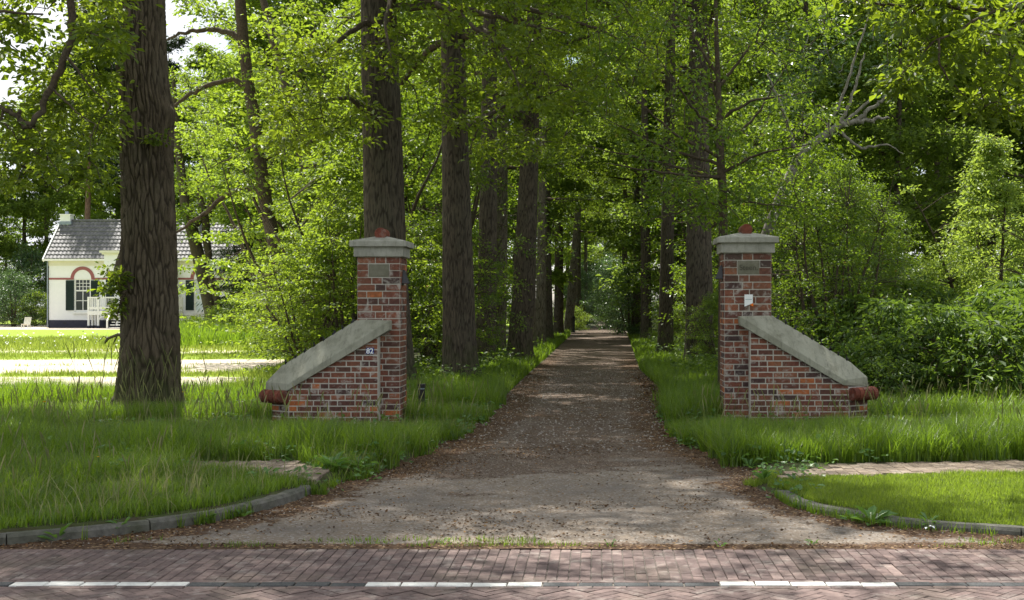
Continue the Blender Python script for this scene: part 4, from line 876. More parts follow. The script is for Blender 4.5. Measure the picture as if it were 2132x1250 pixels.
x2_, D2 = at(958, 27.7), 27.7; T2 = [bough((x2_, D2, 7.4), (1010, 60, 26.5), (1080, 130, 26), (1150, 160, 25.5), (1210, 200, 25)), bough((x2_, D2, 5.5), (1000, 250, 29), (1060, 215, 29), (1110, 250, 28.5)), bough((x2_, D2, 8.5), (1100, 20, 27), (1250, 60, 27), (1350, 120, 27))]
c2 = region(rsv, 44, 1000, 1300, 80, 330, 25, 31) + region(rsv, 24, 1150, 1400, 0, 180, 25, 29) + region(rsv, 10, 905, 990, 150, 270, 26, 27.2) + region(rsv, 12, 1000, 1120, 270, 345, 28, 32)
feature_tree('', (x2_, D2), '', T2, c2, .30, 48, .11, 'oak_leaf', kind='near', seed=13, into=AV[1])

# old tree left of the pillar with crooked limbs
D = 38.; pts = pth(D, (622, 765), (620, 740), (606, 690), (597, 620), (583, 555), (565, 480), (551, 410), (543, 350), (535, 285), (519, 185), (507, 95), (500, 0), (498, -120), (492, -260)); rr = [.42, .38, .34, .23, .21, .2, .2, .19, .18, .17, .165, .16, .12, .05]
v, f = tube(np.array(pts) - np.array([pts[0][0], D, 0]), rr, 24); tm = npmesh('trunk', v, f, smooth=True)
lm = [(pth(D, (507, 90), (488, 70), (440, 62), (382, 68), (340, 90)), [.10, .09, .07, .05, .02]), (pth(D, (522, 195), (490, 162), (440, 175), (392, 198), (352, 228)), [.09, .08, .07, .06, .03]), (pth(D, (546, 395), (520, 388), (480, 398), (430, 440), (375, 480), (340, 500)), [.09, .08, .07, .06, .04, .02]), (pth(D, (500, 0), (560, -60), (640, -100)), [.1, .06, .02]), (pth(D, (543, 340), (600, 300), (660, 240), (700, 150)), [.06, .04, .03, .01]), (pth(D, (536, 300), (500, 320), (440, 350)), [.05, .03, .01])]
cl = region(rsv, 90, 370, 760, 0, 300, 35, 41) + region(rsv, 30, 380, 540, 260, 400, 36, 41) + region(rsv, 34, 560, 760, 240, 420, 35, 40)
feature_tree('crooked_tree', (pts[0][0], D), 'crooked tree with burred foot and long bare limbs between great oak and left pillar', lm, cl, .42, 44, .13, 'beech_leaf', kind='far', trunk=tm, bark='branch_bark', seed=14)
D = 44.; pts = pth(D, (712, 740), (700, 640), (688, 560), (670, 480), (645, 385), (622, 300), (600, 200), (570, 90), (548, 0), (530, -120))
v, f = tube(np.array(pts) - np.array([pts[0][0], D, 0]), np.linspace(.26, .10, 10), 16); tm = npmesh('trunk', v, f, smooth=True)
feature_tree('slender_tree', (pts[0][0], D), 'slender leaning tree seen through leaves just left of the left pillar', [(pth(D, (655, 400), (700, 375), (755, 370)), [.07, .05, .02]), (pth(D, (600, 200), (640, 120), (660, 20)), [.07, .05, .02])], region(rsv, 60, 560, 900, 60, 420, 42, 48), .6, 60, .13, 'canopy_leaf', trunk=tm, seed=15)
# two-stemmed tree before the cottage
D = 73.; base = (at(447, D), D); pts = pth(D, (442, 697), (438, 650), (425, 590), (412, 530), (400, 480), (385, 420), (370, 300), (360, 150)); v, f = tube(np.array(pts) - np.array([base[0], D, 0]), [.40, .34, .33, .36, .34, .28, .2, .08], 20); tm = npmesh('trunk', v, f, smooth=True)
feature_tree('two_stemmed_tree', base, 'two-stemmed tree standing on the lawn in front of the cottage', [(pth(D, (464, 695), (455, 640), (440, 590), (432, 530), (430, 470), (424, 440), (410, 380)), [.24, .21, .2, .22, .24, .22, .1]), (pth(D, (400, 480), (430, 440), (470, 380), (490, 300)), [.2, .15, .1, .04])],
    region(rsv, 90, 340, 520, 150, 440, 69, 77) + region(rsv, 8, 375, 430, 440, 500, 71, 73), .9, 60, .2, 'canopy_leaf', trunk=tm, seed=16)

# young tree behind the right pillar
D = 22.6; base = (at(1505, D), D); pts = pth(D, (1505, 900), (1506, 600), (1505, 400), (1500, 330), (1498, 250), (1495, 160), (1492, 90), (1490, 0), (1488, -100)); v, f = tube(np.array(pts) - np.array([base[0], D, 0]), [.10, .085, .075, .07, .055, .045, .04, .03, .01], 12); tm = npmesh('trunk', v, f, smooth=True)
lm = []
for (a, b, c) in (((1500, 330), (1420, 290), (1290, 180)), ((1500, 345), (1400, 315), (1240, 240)), ((1498, 275), (1440, 225), (1370, 120)), ((1504, 375), (1400, 345), (1200, 300)), ((1503, 370), (1420, 365), (1260, 340)), ((1498, 250), (1560, 210), (1700, 190)), ((1500, 300), (1570, 250), (1640, 130)), ((1496, 180), (1540, 130), (1600, 30)), ((1496, 160), (1450, 90), (1420, 0)), ((1503, 360), (1580, 320), (1690, 300)), ((1498, 240), (1480, 150), (1462, 40)), ((1500, 380), (1540, 420), (1640, 430)), ((1504, 420), (1450, 430), (1350, 460))):
    dz = rsv.uniform(-1.6, 1.6); lm.append(([P(*a, D), P(*b, D + dz * .5), P(*c, D + dz)], [.032, .02, .006]))
lm += [([P(1490, 0, D), P(1480, -200, D - .5), P(1400, -420, D - 1.5)], [.04, .03, .01]), ([P(1490, -40, D), P(1600, -200, D - 1.5), P(1760, -380, D - 3)], [.035, .025, .01]), ([P(1490, -20, D), P(1380, -160, D - 1.5), P(1260, -280, D - 3)], [.035, .025, .01])]  # limbs above the view, added to carry the shading foliage
cl = region(rsv, 150, 1210, 1740, -20, 330, 20.6, 25.5) + region(rsv, 50, 1330, 1640, 320, 460, 21.5, 26) + region(rsv, 14, 1440, 1570, 370, 480, 21.2, 22.3) + region(rsv, 130, 1150, 1900, -560, -40, 18.5, 23.5) + region(rsv, 30, 1570, 1700, 310, 470, 22.5, 25)  # includes unseen high clumps added to shade the tall grass on the right
feature_tree('young_tree', base, 'young thin-stemmed tree with up-sweeping twigs behind the right pillar', lm, cl, .29, 50, .088, 'holly_leaf', trunk=tm, bark='branch_bark', seed=17, flat=.6, kind='far')
# pale leaning tree
D = 26.5; base = (at(1560, D), D); pts = pth(D, (1560, 770), (1585, 520), (1620, 420), (1642, 372), (1662, 325), (1690, 300), (1716, 283), (1742, 264)); v, f = tube(np.array(pts) - np.array([base[0], D, 0]), [.14, .12, .10, .092, .085, .085, .078, .068], 16); tm = npmesh('trunk', v, f, smooth=True)
lm = [(pth(D, (1742, 264), (1772, 254), (1805, 250), (1852, 246)), [.07, .055, .04, .02]), (pth(D, (1780, 256), (1800, 236), (1840, 205), (1880, 190)), [.05, .04, .03, .015]), (pth(D, (1742, 264), (1790, 230), (1830, 190), (1880, 140), (1950, 60)), [.035, .03, .022, .015, .008]), (pth(D, (1716, 283), (1760, 190), (1790, 90), (1820, 0)), [.035, .028, .02, .01]), (pth(D, (1750, 260), (1775, 200), (1800, 110)), [.04, .03, .015]), (pth(D, (1662, 325), (1640, 250), (1600, 160)), [.05, .04, .02]), (pth(D, (1750, 275), (1790, 310), (1850, 300), (1880, 320)), [.04, .03, .02, .01])]
feature_tree('leaning_birch', base, 'pale leaning trunk with bare broken limb rising over the right thicket', lm, region(rsv, 22, 1600, 1740, 60, 300, 27, 29) + region(rsv, 24, 1700, 1950, -20, 190, 27, 30), .5, 40, .10, 'bluish_leaf', trunk=tm, bark='pale_bark', seed=18)

# ------------------------------------------------------------------ shrubs and saplings
def shrub_proto(seed, h, rad, n, per, size, rc, leaf, stems=6, kind='far', flat=.5, ratio=.55, droop=.25, shape='dome', bark='branch_bark', up=1.0):
    rs = np.random.RandomState(seed); br = []; cl = []
    for i in range(stems):
        az = i * 2.4 + rs.rand(); tilt = rs.uniform(.15, .55); q = grow(rs, (rs.normal() * .08, rs.normal() * .08, -.05), (math.cos(az) * tilt, math.sin(az) * tilt, 1), h * rs.uniform(.7, 1.12), 8, .09, .0); br.append(tube(q, np.linspace(.014 * h, .005, 9), 6)); cl += [q[-1]]
    st_ = np.vstack([b[0].reshape(9, 6, 3).mean(1) for b in br])
    for i in range(n):
        z = rs.rand() ** .85; az = rs.uniform(0, 2 * np.pi)
        rmax = {'dome': math.sqrt(max(0, 1 - (z * 1.02 - .28) ** 2 / .56)) if z < 1 else .2, 'cone': (1 - z) * .95 + .08, 'bell': (1 - z ** 1.6) * .9 + .12}[shape]
        r_ = rad * rmax * rs.uniform(.35, 1.08); r_ *= .62 + .75 * float(vnoise(np.array([az * 1.3 + seed]), np.array([z * 5.]))[0]); z = z * (.82 + .3 * float(vnoise(np.array([az * 2 + 9.]), np.array([seed * 1.7]))[0])) if r_ > .2 else z; r_ *= 1.3 if rs.rand() < .1 else 1.0; c = np.array([math.cos(az) * r_, math.sin(az) * r_, .08 * h + z * h * .92]); cl.append(c)
        j = int(np.argmin(np.linalg.norm(st_ - c + np.array([0, 0, .3]), axis=1))); a = st_[j]; m_ = (a + c) / 2 + np.array([0, 0, .1]); br.append(tube(np.array([a, m_, c]), [.010, .007, .003], 4))
    v, f = joinm(br); bm_ = npmesh('stems', v, f, smooth=True); bm_.materials.append(M[bark])
    v, f, r = clump_leaves(rs, cl, rc, per, size, kind, flat=flat, ratio=ratio, droop=droop, up=up); cm = npmesh('foliage', v, f, rnd=r); cm.materials.append(M[leaf])
    return (bm_, cm)
NM = ('stems', 'foliage')
beech = [shrub_proto(31, 6.5, 2.5, 250, 42, .11, .34, 'beech_leaf', 7, 'near', flat=.2, shape='bell', ratio=.6), shrub_proto(32, 5.0, 2.2, 190, 42, .11, .34, 'beech_leaf', 6, 'near', flat=.22)]
holly = [shrub_proto(33, 6.5, 2.6, 380, 60, .078, .30, 'holly_leaf', 8, up=.6), shrub_proto(34, 4.5, 2.2, 290, 60, .078, .29, 'holly_leaf', 7, up=.6)]
under = [shrub_proto(35, 4.0, 2.2, 150, 60, .12, .45, 'bluish_leaf', 6), shrub_proto(36, 2.2, 1.7, 110, 55, .10, .36, 'canopy_leaf', 6)]
laurel = [shrub_proto(37, 2.1, 1.5, 110, 26, .17, .30, 'laurel_leaf', 8, 'near', ratio=.36, droop=.35, flat=.4), shrub_proto(38, 1.6, 1.3, 80, 26, .16, .28, 'laurel_leaf', 7, 'near', ratio=.36, droop=.35, flat=.4)]
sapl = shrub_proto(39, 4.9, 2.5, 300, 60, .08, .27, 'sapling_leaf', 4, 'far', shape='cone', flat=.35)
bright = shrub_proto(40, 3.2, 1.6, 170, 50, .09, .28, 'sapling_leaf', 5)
def shrubs(rows, protos, cat, group):
    for i, (px, D, k, s_, lab) in enumerate(rows):
        plant('shrub' if cat == 'shrub' else cat.replace(' ', '_'), protos[k], at(px, D), D, lab, cat, group, rz=i * 1.7 + D, s=s_, names=NM)
shrubs([(668, 34, 0, .88, 'tall bright beech bush hugging the crooked tree'), (715, 31, 0, .85, 'tall beech bush directly left of the left pillar top'), (628, 38, 1, .75, 'beech bush with layered sprays reaching out before the cottage'), (640, 28.5, 1, .62, 'low beech bush behind the left wing wall'), (735, 29, 1, .85, 'beech bush half hidden behind the left pillar'), (640, 31, 1, .5, 'low leafy bush at the foot of the crooked tree'), (735, 38, 0, 1.25, 'tall beech filling the gap left of the first avenue trunk'), (620, 46, 0, 1.35, 'tallest beech bush behind the crooked tree')], beech, 'shrub', 'beech bushes left of the gate')
shrubs([(905, 31, 1, .8, 'dark bush between the first and second avenue trunks'), (900, 40, 0, 1.3, 'tall dark growth behind the first avenue gap'), (978, 36.5, 1, .42, 'small dark bush at the foot of the third avenue tree'), (930, 47, 1, .9, 'dark bush behind the leaning ribbed trunk'), (860, 56, 0, 1.5, 'tall evergreen growth deep behind the left avenue row'), (975, 68, 0, 1.4, 'tall evergreen growth far behind the left avenue row'), (840, 52, 0, 1.7, 'tall evergreen growth behind the left pillar')], holly, 'shrub', 'dark evergreen bushes left of the drive')
shrubs([(1735, 25.2, 0, .66, 'broad glossy holly thicket right behind the right wing wall'), (1690, 29, 0, .70, 'glossy holly thicket behind the right pillar'), (1790, 28.5, 0, .64, 'holly thicket beneath the broken pale limb'), (1560, 38, 1, 1.1, 'glossy bush between right pillar and thick avenue trunk'), (1500, 44, 1, .8, 'holly bush between the two nearest right avenue trunks'), (1500, 54, 0, 1.3, 'tall holly behind the grey avenue trunk'), (1810, 36, 0, .68, 'holly thicket behind the bright sapling'), (1660, 39, 0, .95, 'tall holly behind the young thin tree'), (1610, 44, 0, 1.3, 'tallest holly filling the wood edge behind the right pillar'), (1440, 64, 0, 1.3, 'overhanging holly by the dark pair of right trunks'), (1395, 43.5, 1, .34, 'knee-high leafy bush at the foot of the thick right trunk'), (1500, 33, 1, .42, 'low leafy bush between thick right trunk and pillar')], holly, 'shrub', 'glossy holly thickets right of the gate')
shrubs([(1805, 21.5, 1, 0.67, 'low laurel bush at the end of the right wing wall'), (1880, 22.5, 0, 0.80, 'laurel bush with long drooping leaves right of the wing wall'), (1975, 21.3, 0, 0.76, 'laurel bush in the middle of the right thicket edge'), (2060, 22.8, 0, 0.88, 'tall laurel bush near the right edge'), (2130, 20.6, 0, 0.80, 'laurel bush cut by the right edge of the picture'), (1760, 24.5, 0, 0.84, 'laurel bush behind the right wing wall'), (1930, 25.5, 0, 0.97, 'laurel bush below the bright sapling'), (2160, 24, 0, 1.01, 'laurel bush behind the one at the right edge'), (1850, 20.6, 1, 0.50, 'smallest laurel bush, in the tall grass past the round bricks')], laurel, 'shrub', 'laurel bushes right of the gate')
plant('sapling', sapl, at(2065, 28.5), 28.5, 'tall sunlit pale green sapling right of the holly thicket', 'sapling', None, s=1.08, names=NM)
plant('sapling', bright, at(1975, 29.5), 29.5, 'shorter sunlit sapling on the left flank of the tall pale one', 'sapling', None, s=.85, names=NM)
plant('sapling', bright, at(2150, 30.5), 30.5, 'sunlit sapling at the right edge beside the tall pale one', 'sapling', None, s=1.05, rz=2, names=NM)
shrubs([(1290, 78, 0, .9, 'silvery shrub hanging over the far right of the drive'), (1315, 66, 0, .9, 'drooping bluish shrub beside the dark right trunks'), (1195, 84, 1, .7, 'low leafy shrub on the left of the side path'), (1170, 88, 1, .9, 'leafy mound beyond the side path on the left'), (1299, 91, 1, .9, 'pale mound of leaves right of the side path'), (1212, 97, 0, 1.0, 'leafy shrub crowding the narrow end of the drive from the left'), (1290, 106, 0, 1.2, 'leafy shrub crowding the narrow end of the drive from the right'), (1262, 128, 0, 1.5, 'green growth closing the drive on the right'), (1228, 124, 0, 1.5, 'green growth closing the drive on the left'), (1250, 175, 0, 2.2, 'bright growth at the very end of the drive')], under, 'shrub', 'shrubs far along the drive')
shrubs([(30, 100, 0, 1.0, 'garden shrub left of the cottage gable'), (-20, 104, 0, 1.1, 'garden shrub at the left edge of the picture'), (75, 101, 1, 1.2, 'low garden shrub against the cottage corner'), (60, 108, 0, 1.5, 'tall light green bush behind the cottage corner'), (455, 66, 1, .7, 'low growth around the two-stemmed tree'), (500, 60, 1, .9, 'leafy clump right of the two-stemmed tree'), (405, 64, 1, .5, 'small clump of growth left of the two-stemmed tree'), (-60, 98, 1, 1.1, 'low garden shrub beyond the left edge')], under, 'shrub', 'garden shrubs around the cottage')
# spruce beside the cottage
rs = np.random.RandomState(50); cl = []; br = []; Hs = 11.0
for i in range(230):
    z = .3 + (Hs - .5) * rs.rand() ** 1.1; az = rs.uniform(0, 6.28); L_ = (1 - z / Hs) * 2.9 + .2
    for k in (.3, .55, .8, 1.): cl.append((math.cos(az) * L_ * k, math.sin(az) * L_ * k, z - .22 * L_ * k))
    br.append(tube(np.array([(0, 0, z), (math.cos(az) * L_ * .5, math.sin(az) * L_ * .5, z - .08 * L_), (math.cos(az) * L_, math.sin(az) * L_, z - .22 * L_)]), [.03, .02, .006], 4))
v, f, r = clump_leaves(rs, cl, .45, 30, .26, 'far', flat=.35, ratio=.16, droop=.9); cmn = npmesh('crown', v, f, rnd=r); cmn.materials.append(M['needle'])
v, f = joinm(br); bmn = npmesh('branches', v, f); bmn.materials.append(M['far_bark']); v, f = tube(np.array([(0, 0, -.1), (0, 0, 5), (0, 0, Hs)]), [.24, .15, .02], 10); tmn = npmesh('trunk', v, f); tmn.materials.append(M['far_bark'])
plant('spruce_tree', (tmn, bmn, cmn), at(520, 76), 76, 'dark drooping spruce hiding the right end of the cottage', 'tree')

# ------------------------------------------------------------------ the wood behind
wood = [tree_proto(61, 24, .30, 3.5, 4.6, 30, 6, 43, .27, .8, 'far', 'far_leaf', 'far_bark', 'round', detail=False, twigs=False), tree_proto(62, 26, .32, 5, 4.2, 30, 6, 43, .27, .8, 'far', 'canopy_leaf', 'far_bark', 'round', detail=False, twigs=False),
        tree_proto(63, 27, .26, 9, 3.2, 24, 6, 43, .24, .7, 'far', 'needle', 'pine_bark', 'flat', detail=False, twigs=False), tree_proto(64, 18, .22, 2.0, 3.8, 30, 6, 43, .23, .7, 'far', 'far_leaf', 'far_bark', 'round', detail=False, twigs=False)]
rsw = np.random.RandomState(90)
def woods(x0, x1, n, d0, d1, ks, lab, group, smin=.85, smax=1.15):
    for i in range(n):
        px = x0 + (x1 - x0) * (i + rsw.uniform(.2, .8)) / n; D = rsw.uniform(d0, d1)
        kk = ks[i % len(ks)]
        if -90 < px < 125 and D > 100: kk = 3
        plant('woodland_tree', wood[kk], at(px, D), D, lab, 'tree', group, rz=rsw.uniform(0, 6), s=rsw.uniform(smin, smax))
woods(-260, 520, 12, 108, 122, (2, 1, 0), 'tall tree in the wood behind the cottage', 'trees behind the cottage')
woods(-300, 560, 9, 124, 145, (0, 1), 'tree in the second rank of the wood behind the cottage', 'second rank of trees behind the cottage')
woods(500, 1120, 8, 58, 84, (1, 3, 0), 'woodland tree behind the bushes between the cottage and the drive', 'woodland trees left of the drive')
woods(520, 1230, 9, 90, 135, (0, 1, 3), 'tree deep in the wood left of the drive', 'deep woodland trees left of the drive', 1., 1.3)
woods(1300, 2000, 8, 56, 74, (0, 3, 0), 'woodland tree rising behind the thickets right of the drive', 'woodland trees right of the drive')
woods(1330, 2500, 15, 78, 110, (0, 3, 0, 1), 'tree deep in the dark wood right of the drive', 'deep woodland trees right of the drive', 1., 1.3)
woods(1950, 2500, 6, 46, 60, (0, 3), 'tall dark tree of the wood behind the pale sapling', 'tall trees behind the pale sapling')
woods(1180, 1330, 5, 165, 215, (0, 3), 'hazy distant tree closing the end of the drive', 'trees at the end of the drive', 1., 1.4)
plant('woodland_tree', wood[3], at(1700, 47), 47, 'broad dark tree directly behind the broken pale limb', 'tree', None, s=.95)
plant('woodland_tree', wood[3], at(1860, 45), 45, 'broad dark tree between broken pale limb and bright sapling', 'tree', None, s=.8, rz=2)

# ------------------------------------------------------------------ grass
def grass(name, x, y, h, w, mat, seed=0, segs=3, z=None, bend=.5, seedheads=False):
    rs = np.random.RandomState(seed); n = len(x); z = ground_z(x, y) if z is None else z
    h = h * rs.uniform(.4, 1.15, n) * (.6 + .8 * fbm(x * 2.3 + 3, y * 2.3)); w = w * rs.uniform(.7, 1.3, n); az = rs.uniform(0, 2 * np.pi, n); b = rs.uniform(.1, 1.0, n) * bend * h; fa = az + rs.uniform(-.5, .5, n) + np.pi / 2
    t = np.linspace(0, 1, segs + 1); V = np.empty((n, segs + 1, 2, 3))
    for i, q in enumerate(t):
        cx_ = x + np.cos(az) * b * q ** 2; cy_ = y + np.sin(az) * b * q ** 2; cz = z - .01 + h * (q - .22 * (b / h) * q ** 2.5); ww = w * (1 - q ** 1.6) * .5 + .0006
        for k, s_ in ((0, -1), (1, 1)): V[:, i, k, 0] = cx_ + s_ * np.cos(fa) * ww; V[:, i, k, 1] = cy_ + s_ * np.sin(fa) * ww; V[:, i, k, 2] = cz
    i0 = (np.arange(n) * (segs + 1) * 2)[:, None, None]; j = (np.arange(segs) * 2)[None, :, None]
    Fc = (i0 + j + np.array([0, 1, 3, 2])[None, None]).reshape(-1, 4)
    patch = np.clip(fbm(x * .9 + 7, y * .9) * .9 + rs.normal(size=n) * .34 + .02, 0, 1)
    return tag(link(name, npmesh(name, V.reshape(-1, 3), Fc, rnd=np.repeat(patch, segs)), M[mat]), kind='stuff')
def tufty(rs, x0, x1, y0, y1, n, cond, clump=.0):
    x = rs.uniform(x0, x1, n); y = rs.uniform(y0, y1, n)
    if clump: k = n // 14; cxs_, cys = rs.uniform(x0, x1, k), rs.uniform(y0, y1, k); i = rs.randint(0, k, n); m = rs.rand(n) < .65; x = np.where(m, cxs_[i] + rs.normal(size=n) * clump, x); y = np.where(m, cys[i] + rs.normal(size=n) * clump, y)
    ok = cond(x, y); return x[ok], y[ok]
rg = np.random.RandomState(7); pad = .05
walk_ln = walk_l.copy()
def left_ok(x, y, e=.13): return (sdf(x, y, poly_l) > np.where(y < 11.3, e, -.04) + np.where(y < 11.3, .10, .5) * (fbm(x * 3, y * 3) - .5)) & ((sdf(x, y, walk_l) < -.02) | ((x < at(400, 12.8)) & (rg.rand(len(x)) < .4)))
def right_ok(x, y, e=.10): return (sdf(x, y, poly_r) > np.where(y < 12, e, -.04) + np.where(y < 12, .2, .5) * (fbm(x * 3, y * 3) - .5)) & (sdf(x, y, walk_r) < -.01)
x, y = tufty(rg, -8.2, -2.2, 9.2, 13.4, 82000, left_ok, .05); grass('grass', x, y, (.20 + .16 * fbm(x * 2, y * 2)) * (.38 + .62 * sstep(-2.9, -5.2, x + (11.6 - y) * .8)), .0075, 'grass', 1, bend=.75)
x, y = tufty(rg, -9.6, -1.2, 13.3, 18, 80000, left_ok, .06); grass('grass', x, y, np.where(x > -6.6, np.minimum(.22 + .26 * fbm(x * .8, y * .8), .03 + .068 * np.maximum(17.8 - y, 0) + .12 * fbm(x * 3, y)), np.minimum(.26 + .22 * fbm(x * .8, y * .8), .05 + .075 * (20.6 - y))), .0085, 'grass', 2, bend=.7)
x, y = tufty(rg, -12, -1, 18, 23.5, 85000, left_ok, .07); grass('grass', x, y, np.where(y < 20.9, np.minimum(.24 + .24 * fbm(x * .8, y * .8), .08 + .08 * np.maximum(20.6 - y, 0) + .1 * fbm(x * 3, y * 3)), .24 + .24 * fbm(x * .8, y * .8)), .010, 'grass', 3, bend=.6)
tall_r = lambda x, y: right_ok(x, y) & (y > 13.5 + .35 * (fbm(x * 4, y * 4) - .5)) & (rg.rand(len(x)) < .35 + 1.1 * fbm(x * 1.6, y * 2))
x, y = tufty(rg, .8, 8.2, 13.4, 18, 95000, tall_r, .06); grass('grass', x, y, np.where(x < 5, np.minimum(.22 + .26 * fbm(x * .8, y * .8), .07 + .075 * np.maximum(17.8 - y, 0) + .12 * fbm(x * 3, y)), .26 + .2 * fbm(x * .8, y * .8)), .009, 'grass', 4, bend=.8)
x, y = tufty(rg, .8, 9.8, 18, 23, 45000, tall_r, .08); grass('grass', x, y, .28 + .2 * fbm(x * .8, y * .8), .011, 'grass', 5, bend=.7)
x, y = tufty(rg, 1.4, 5.2, 9.3, 12.6, 120000, lambda x, y: right_ok(x, y, .12) & (y < 12.7), 0); grass('lawn_grass', x, y, .035 + .05 * fbm(x * 2, y * 2), .0055, 'lawn_grass', 6, segs=2, bend=.6)
pe = lambda x, y: ((sdf(x, y, poly_l) > .03) & (x > -6.5)) | ((sdf(x, y, poly_r) > .03) & (x < 4.2))
x, y = tufty(rg, -6.5, 4.2, 23, 36, 95000, lambda x, y: pe(x, y) & (np.minimum(np.abs(x + 1.7), np.abs(x - 1.5)) < 2.2), .1); grass('verge_grass', x, y, .30 * np.exp(-.0 * x), .015, 'grass', 7, bend=.7)
x, y = tufty(rg, -4, 4.0, 36, 75, 60000, lambda x, y: pe(x, y) & (np.minimum(np.abs(x + 1.4), np.abs(x - 1.6)) < 1.8), .12); grass('verge_grass', x, y, .28, .028, 'grass', 8, bend=.6)
fo = lambda x, y: (x < -5.2 - .0 * y) & (rg.rand(len(x)) > m_sand_f(x, y) * 1.7 - .15) & (sdf(x, y, poly_l) > 1.5)
x, y = tufty(rg, -14, -3.5, 22.5, 32, 34000, fo, .10); grass('field_grass', x, y, .07 + .2 * fbm(x * .7, y * .7) ** 1.5, .012, 'field_grass', 9)
x, y = tufty(rg, -22, -7, 30, 46, 34000, fo, .16); grass('field_grass', x, y, .06 + .22 * fbm(x * .6, y * .6) ** 1.5, .02, 'field_grass', 10)
x, y = tufty(rg, -34, -8, 46, 62, 75000, lambda x, y: fo(x, y), .25); grass('field_grass', x, y, .1 + .3 * fbm(x * .5, y * .5), .03, 'field_grass', 11)
x, y = tufty(rg, -23, -14, 50, 68, 26000, lambda x, y: (x / y > -.333), .25); grass('tall_grass', x, y, .7 + .5 * fbm(x * .5, y * .5), .035, 'grass', 12)
x, y = tufty(rg, -8.5, -1.4, 9.3, 20, 9000, left_ok, .1); grass('dry_grass', x, y, np.minimum(.2 + .2 * fbm(x, y), .16 + .085 * np.maximum(17.8 - y, 0) + 9 * (y > 17.9)), .006, 'straw', 61, bend=1.1)
x, y = tufty(rg, 1, 8.5, 13.4, 20, 5000, tall_r, .1); grass('dry_grass', x, y, np.minimum(.2 + .2 * fbm(x, y), .2 + .085 * np.maximum(17.8 - y, 0) + 9 * (y > 17.9)), .006, 'straw', 62, bend=1.1)
# seed heads standing above the grass
def seedheads(name, x, y, h, seed):
    rs = np.random.RandomState(seed); vs = []
    z = ground_z(x, y); az = rs.uniform(0, 6.28, len(x)); parts_v, parts_f, o = [], [], 0
    for i in range(len(x)):
        H_h = h * rs.uniform(.7, 1.2); bx_ = math.cos(az[i]) * H_h * .22; by_ = math.sin(az[i]) * H_h * .22; t = np.array([0, .35, .7, .74, .85, .95, 1.0]); q = np.stack([x[i] + bx_ * t ** 2, y[i] + by_ * t ** 2, z[i] + H_h * t], 1)
        v, f = tube(q, [.0022, .0018, .0014, .004, .0075, .006, .001], 3); parts_v.append(v); parts_f.append(f + o); o += len(v)
    V, Fc = np.vstack(parts_v), np.vstack(parts_f)
    tag(link(name, npmesh(name, V, Fc, rnd=np.repeat(rs.rand(len(x)), 18)), M['straw']), kind='stuff')
x, y = tufty(rg, -8.5, -1.6, 13.6, 21, 420, left_ok); seedheads('grass_seed_heads', x, y, .55, 21)
x, y = tufty(rg, 1.2, 8.2, 14, 19.5, 320, tall_r); seedheads('grass_seed_heads', x, y, .55, 22)
x, y = tufty(rg, -8, -3.2, 9.6, 12.8, 160, left_ok); seedheads('grass_seed_heads', x, y, .42, 23)
xs_ = at(305, 20.0) + rg.normal(size=36) * .45; ys = 19.9 + rg.uniform(-.3, .1, 36); seedheads('grass_seed_heads', xs_, ys, .95, 24)
x = -24 + rg.normal(size=260) * 5.5; y = rg.uniform(49, 58, 260)
v, f, r = leaves(rg, np.stack([x, y, rg.uniform(.1, .5, 260)], 1), rg.normal(size=(260, 3)), np.tile([0, -.3, 1.], (260, 1)), .10, .9); tag(link('white_umbels', npmesh('white_umbels', v, f, rnd=r), M['white_flower']), kind='stuff')

# low broad-leaved growth among the grass
def low_leaves(name, x, y, size, hmax, seed, mat='weed_leaf'):
    rs = np.random.RandomState(seed); n = len(x); z = ground_z(x, y) + rs.uniform(.02, 1, n) * hmax
    v, f, r = leaves(rs, np.stack([x, y, z], 1), rs.normal(size=(n, 3)) * [1, 1, .4], np.array([0, 0, 1.]) + rs.normal(size=(n, 3)) * .35, size * rs.uniform(.5, 1.4, n), .6, 'near'); tag(link(name, npmesh(name, v, f, rnd=r), M[mat]), kind='stuff')
def clumped(x0, x1, y0, y1, k, m, sg, cond):
    a, b = rg.uniform(x0, x1, k), rg.uniform(y0, y1, k); ok = cond(a, b); a, b = a[ok], b[ok]; n = len(a); x = np.repeat(a, m) + rg.normal(size=n * m) * sg; y = np.repeat(b, m) + rg.normal(size=n * m) * sg; return x, y
near_edge = lambda x, y: (np.minimum(np.abs(sdf(x, y, poly_l)), np.abs(sdf(x, y, poly_r))) < .45) & (y > 11.2)
x, y = clumped(-3.5, 3, 11.2, 20, 700, 14, .09, lambda x, y: near_edge(x, y) & ((sdf(x, y, poly_l) > -.05) | (sdf(x, y, poly_r) > -.05))); low_leaves('ground_weeds', x, y, .06, .10, 71)
x, y = clumped(-8, 8, 11.5, 22, 420, 22, .12, lambda x, y: left_ok(x, y) | tall_r(x, y)); low_leaves('ground_weeds', x, y, .07, .20, 72)
x, y = clumped(-7, 5, 24, 50, 900, 22, .3, lambda x, y: pe(x, y) & (np.minimum(np.abs(x + 3.3), np.abs(x - 3.1)) < 1.1)); low_leaves('ground_cover', x, y, .10, .5, 73, 'laurel_leaf')
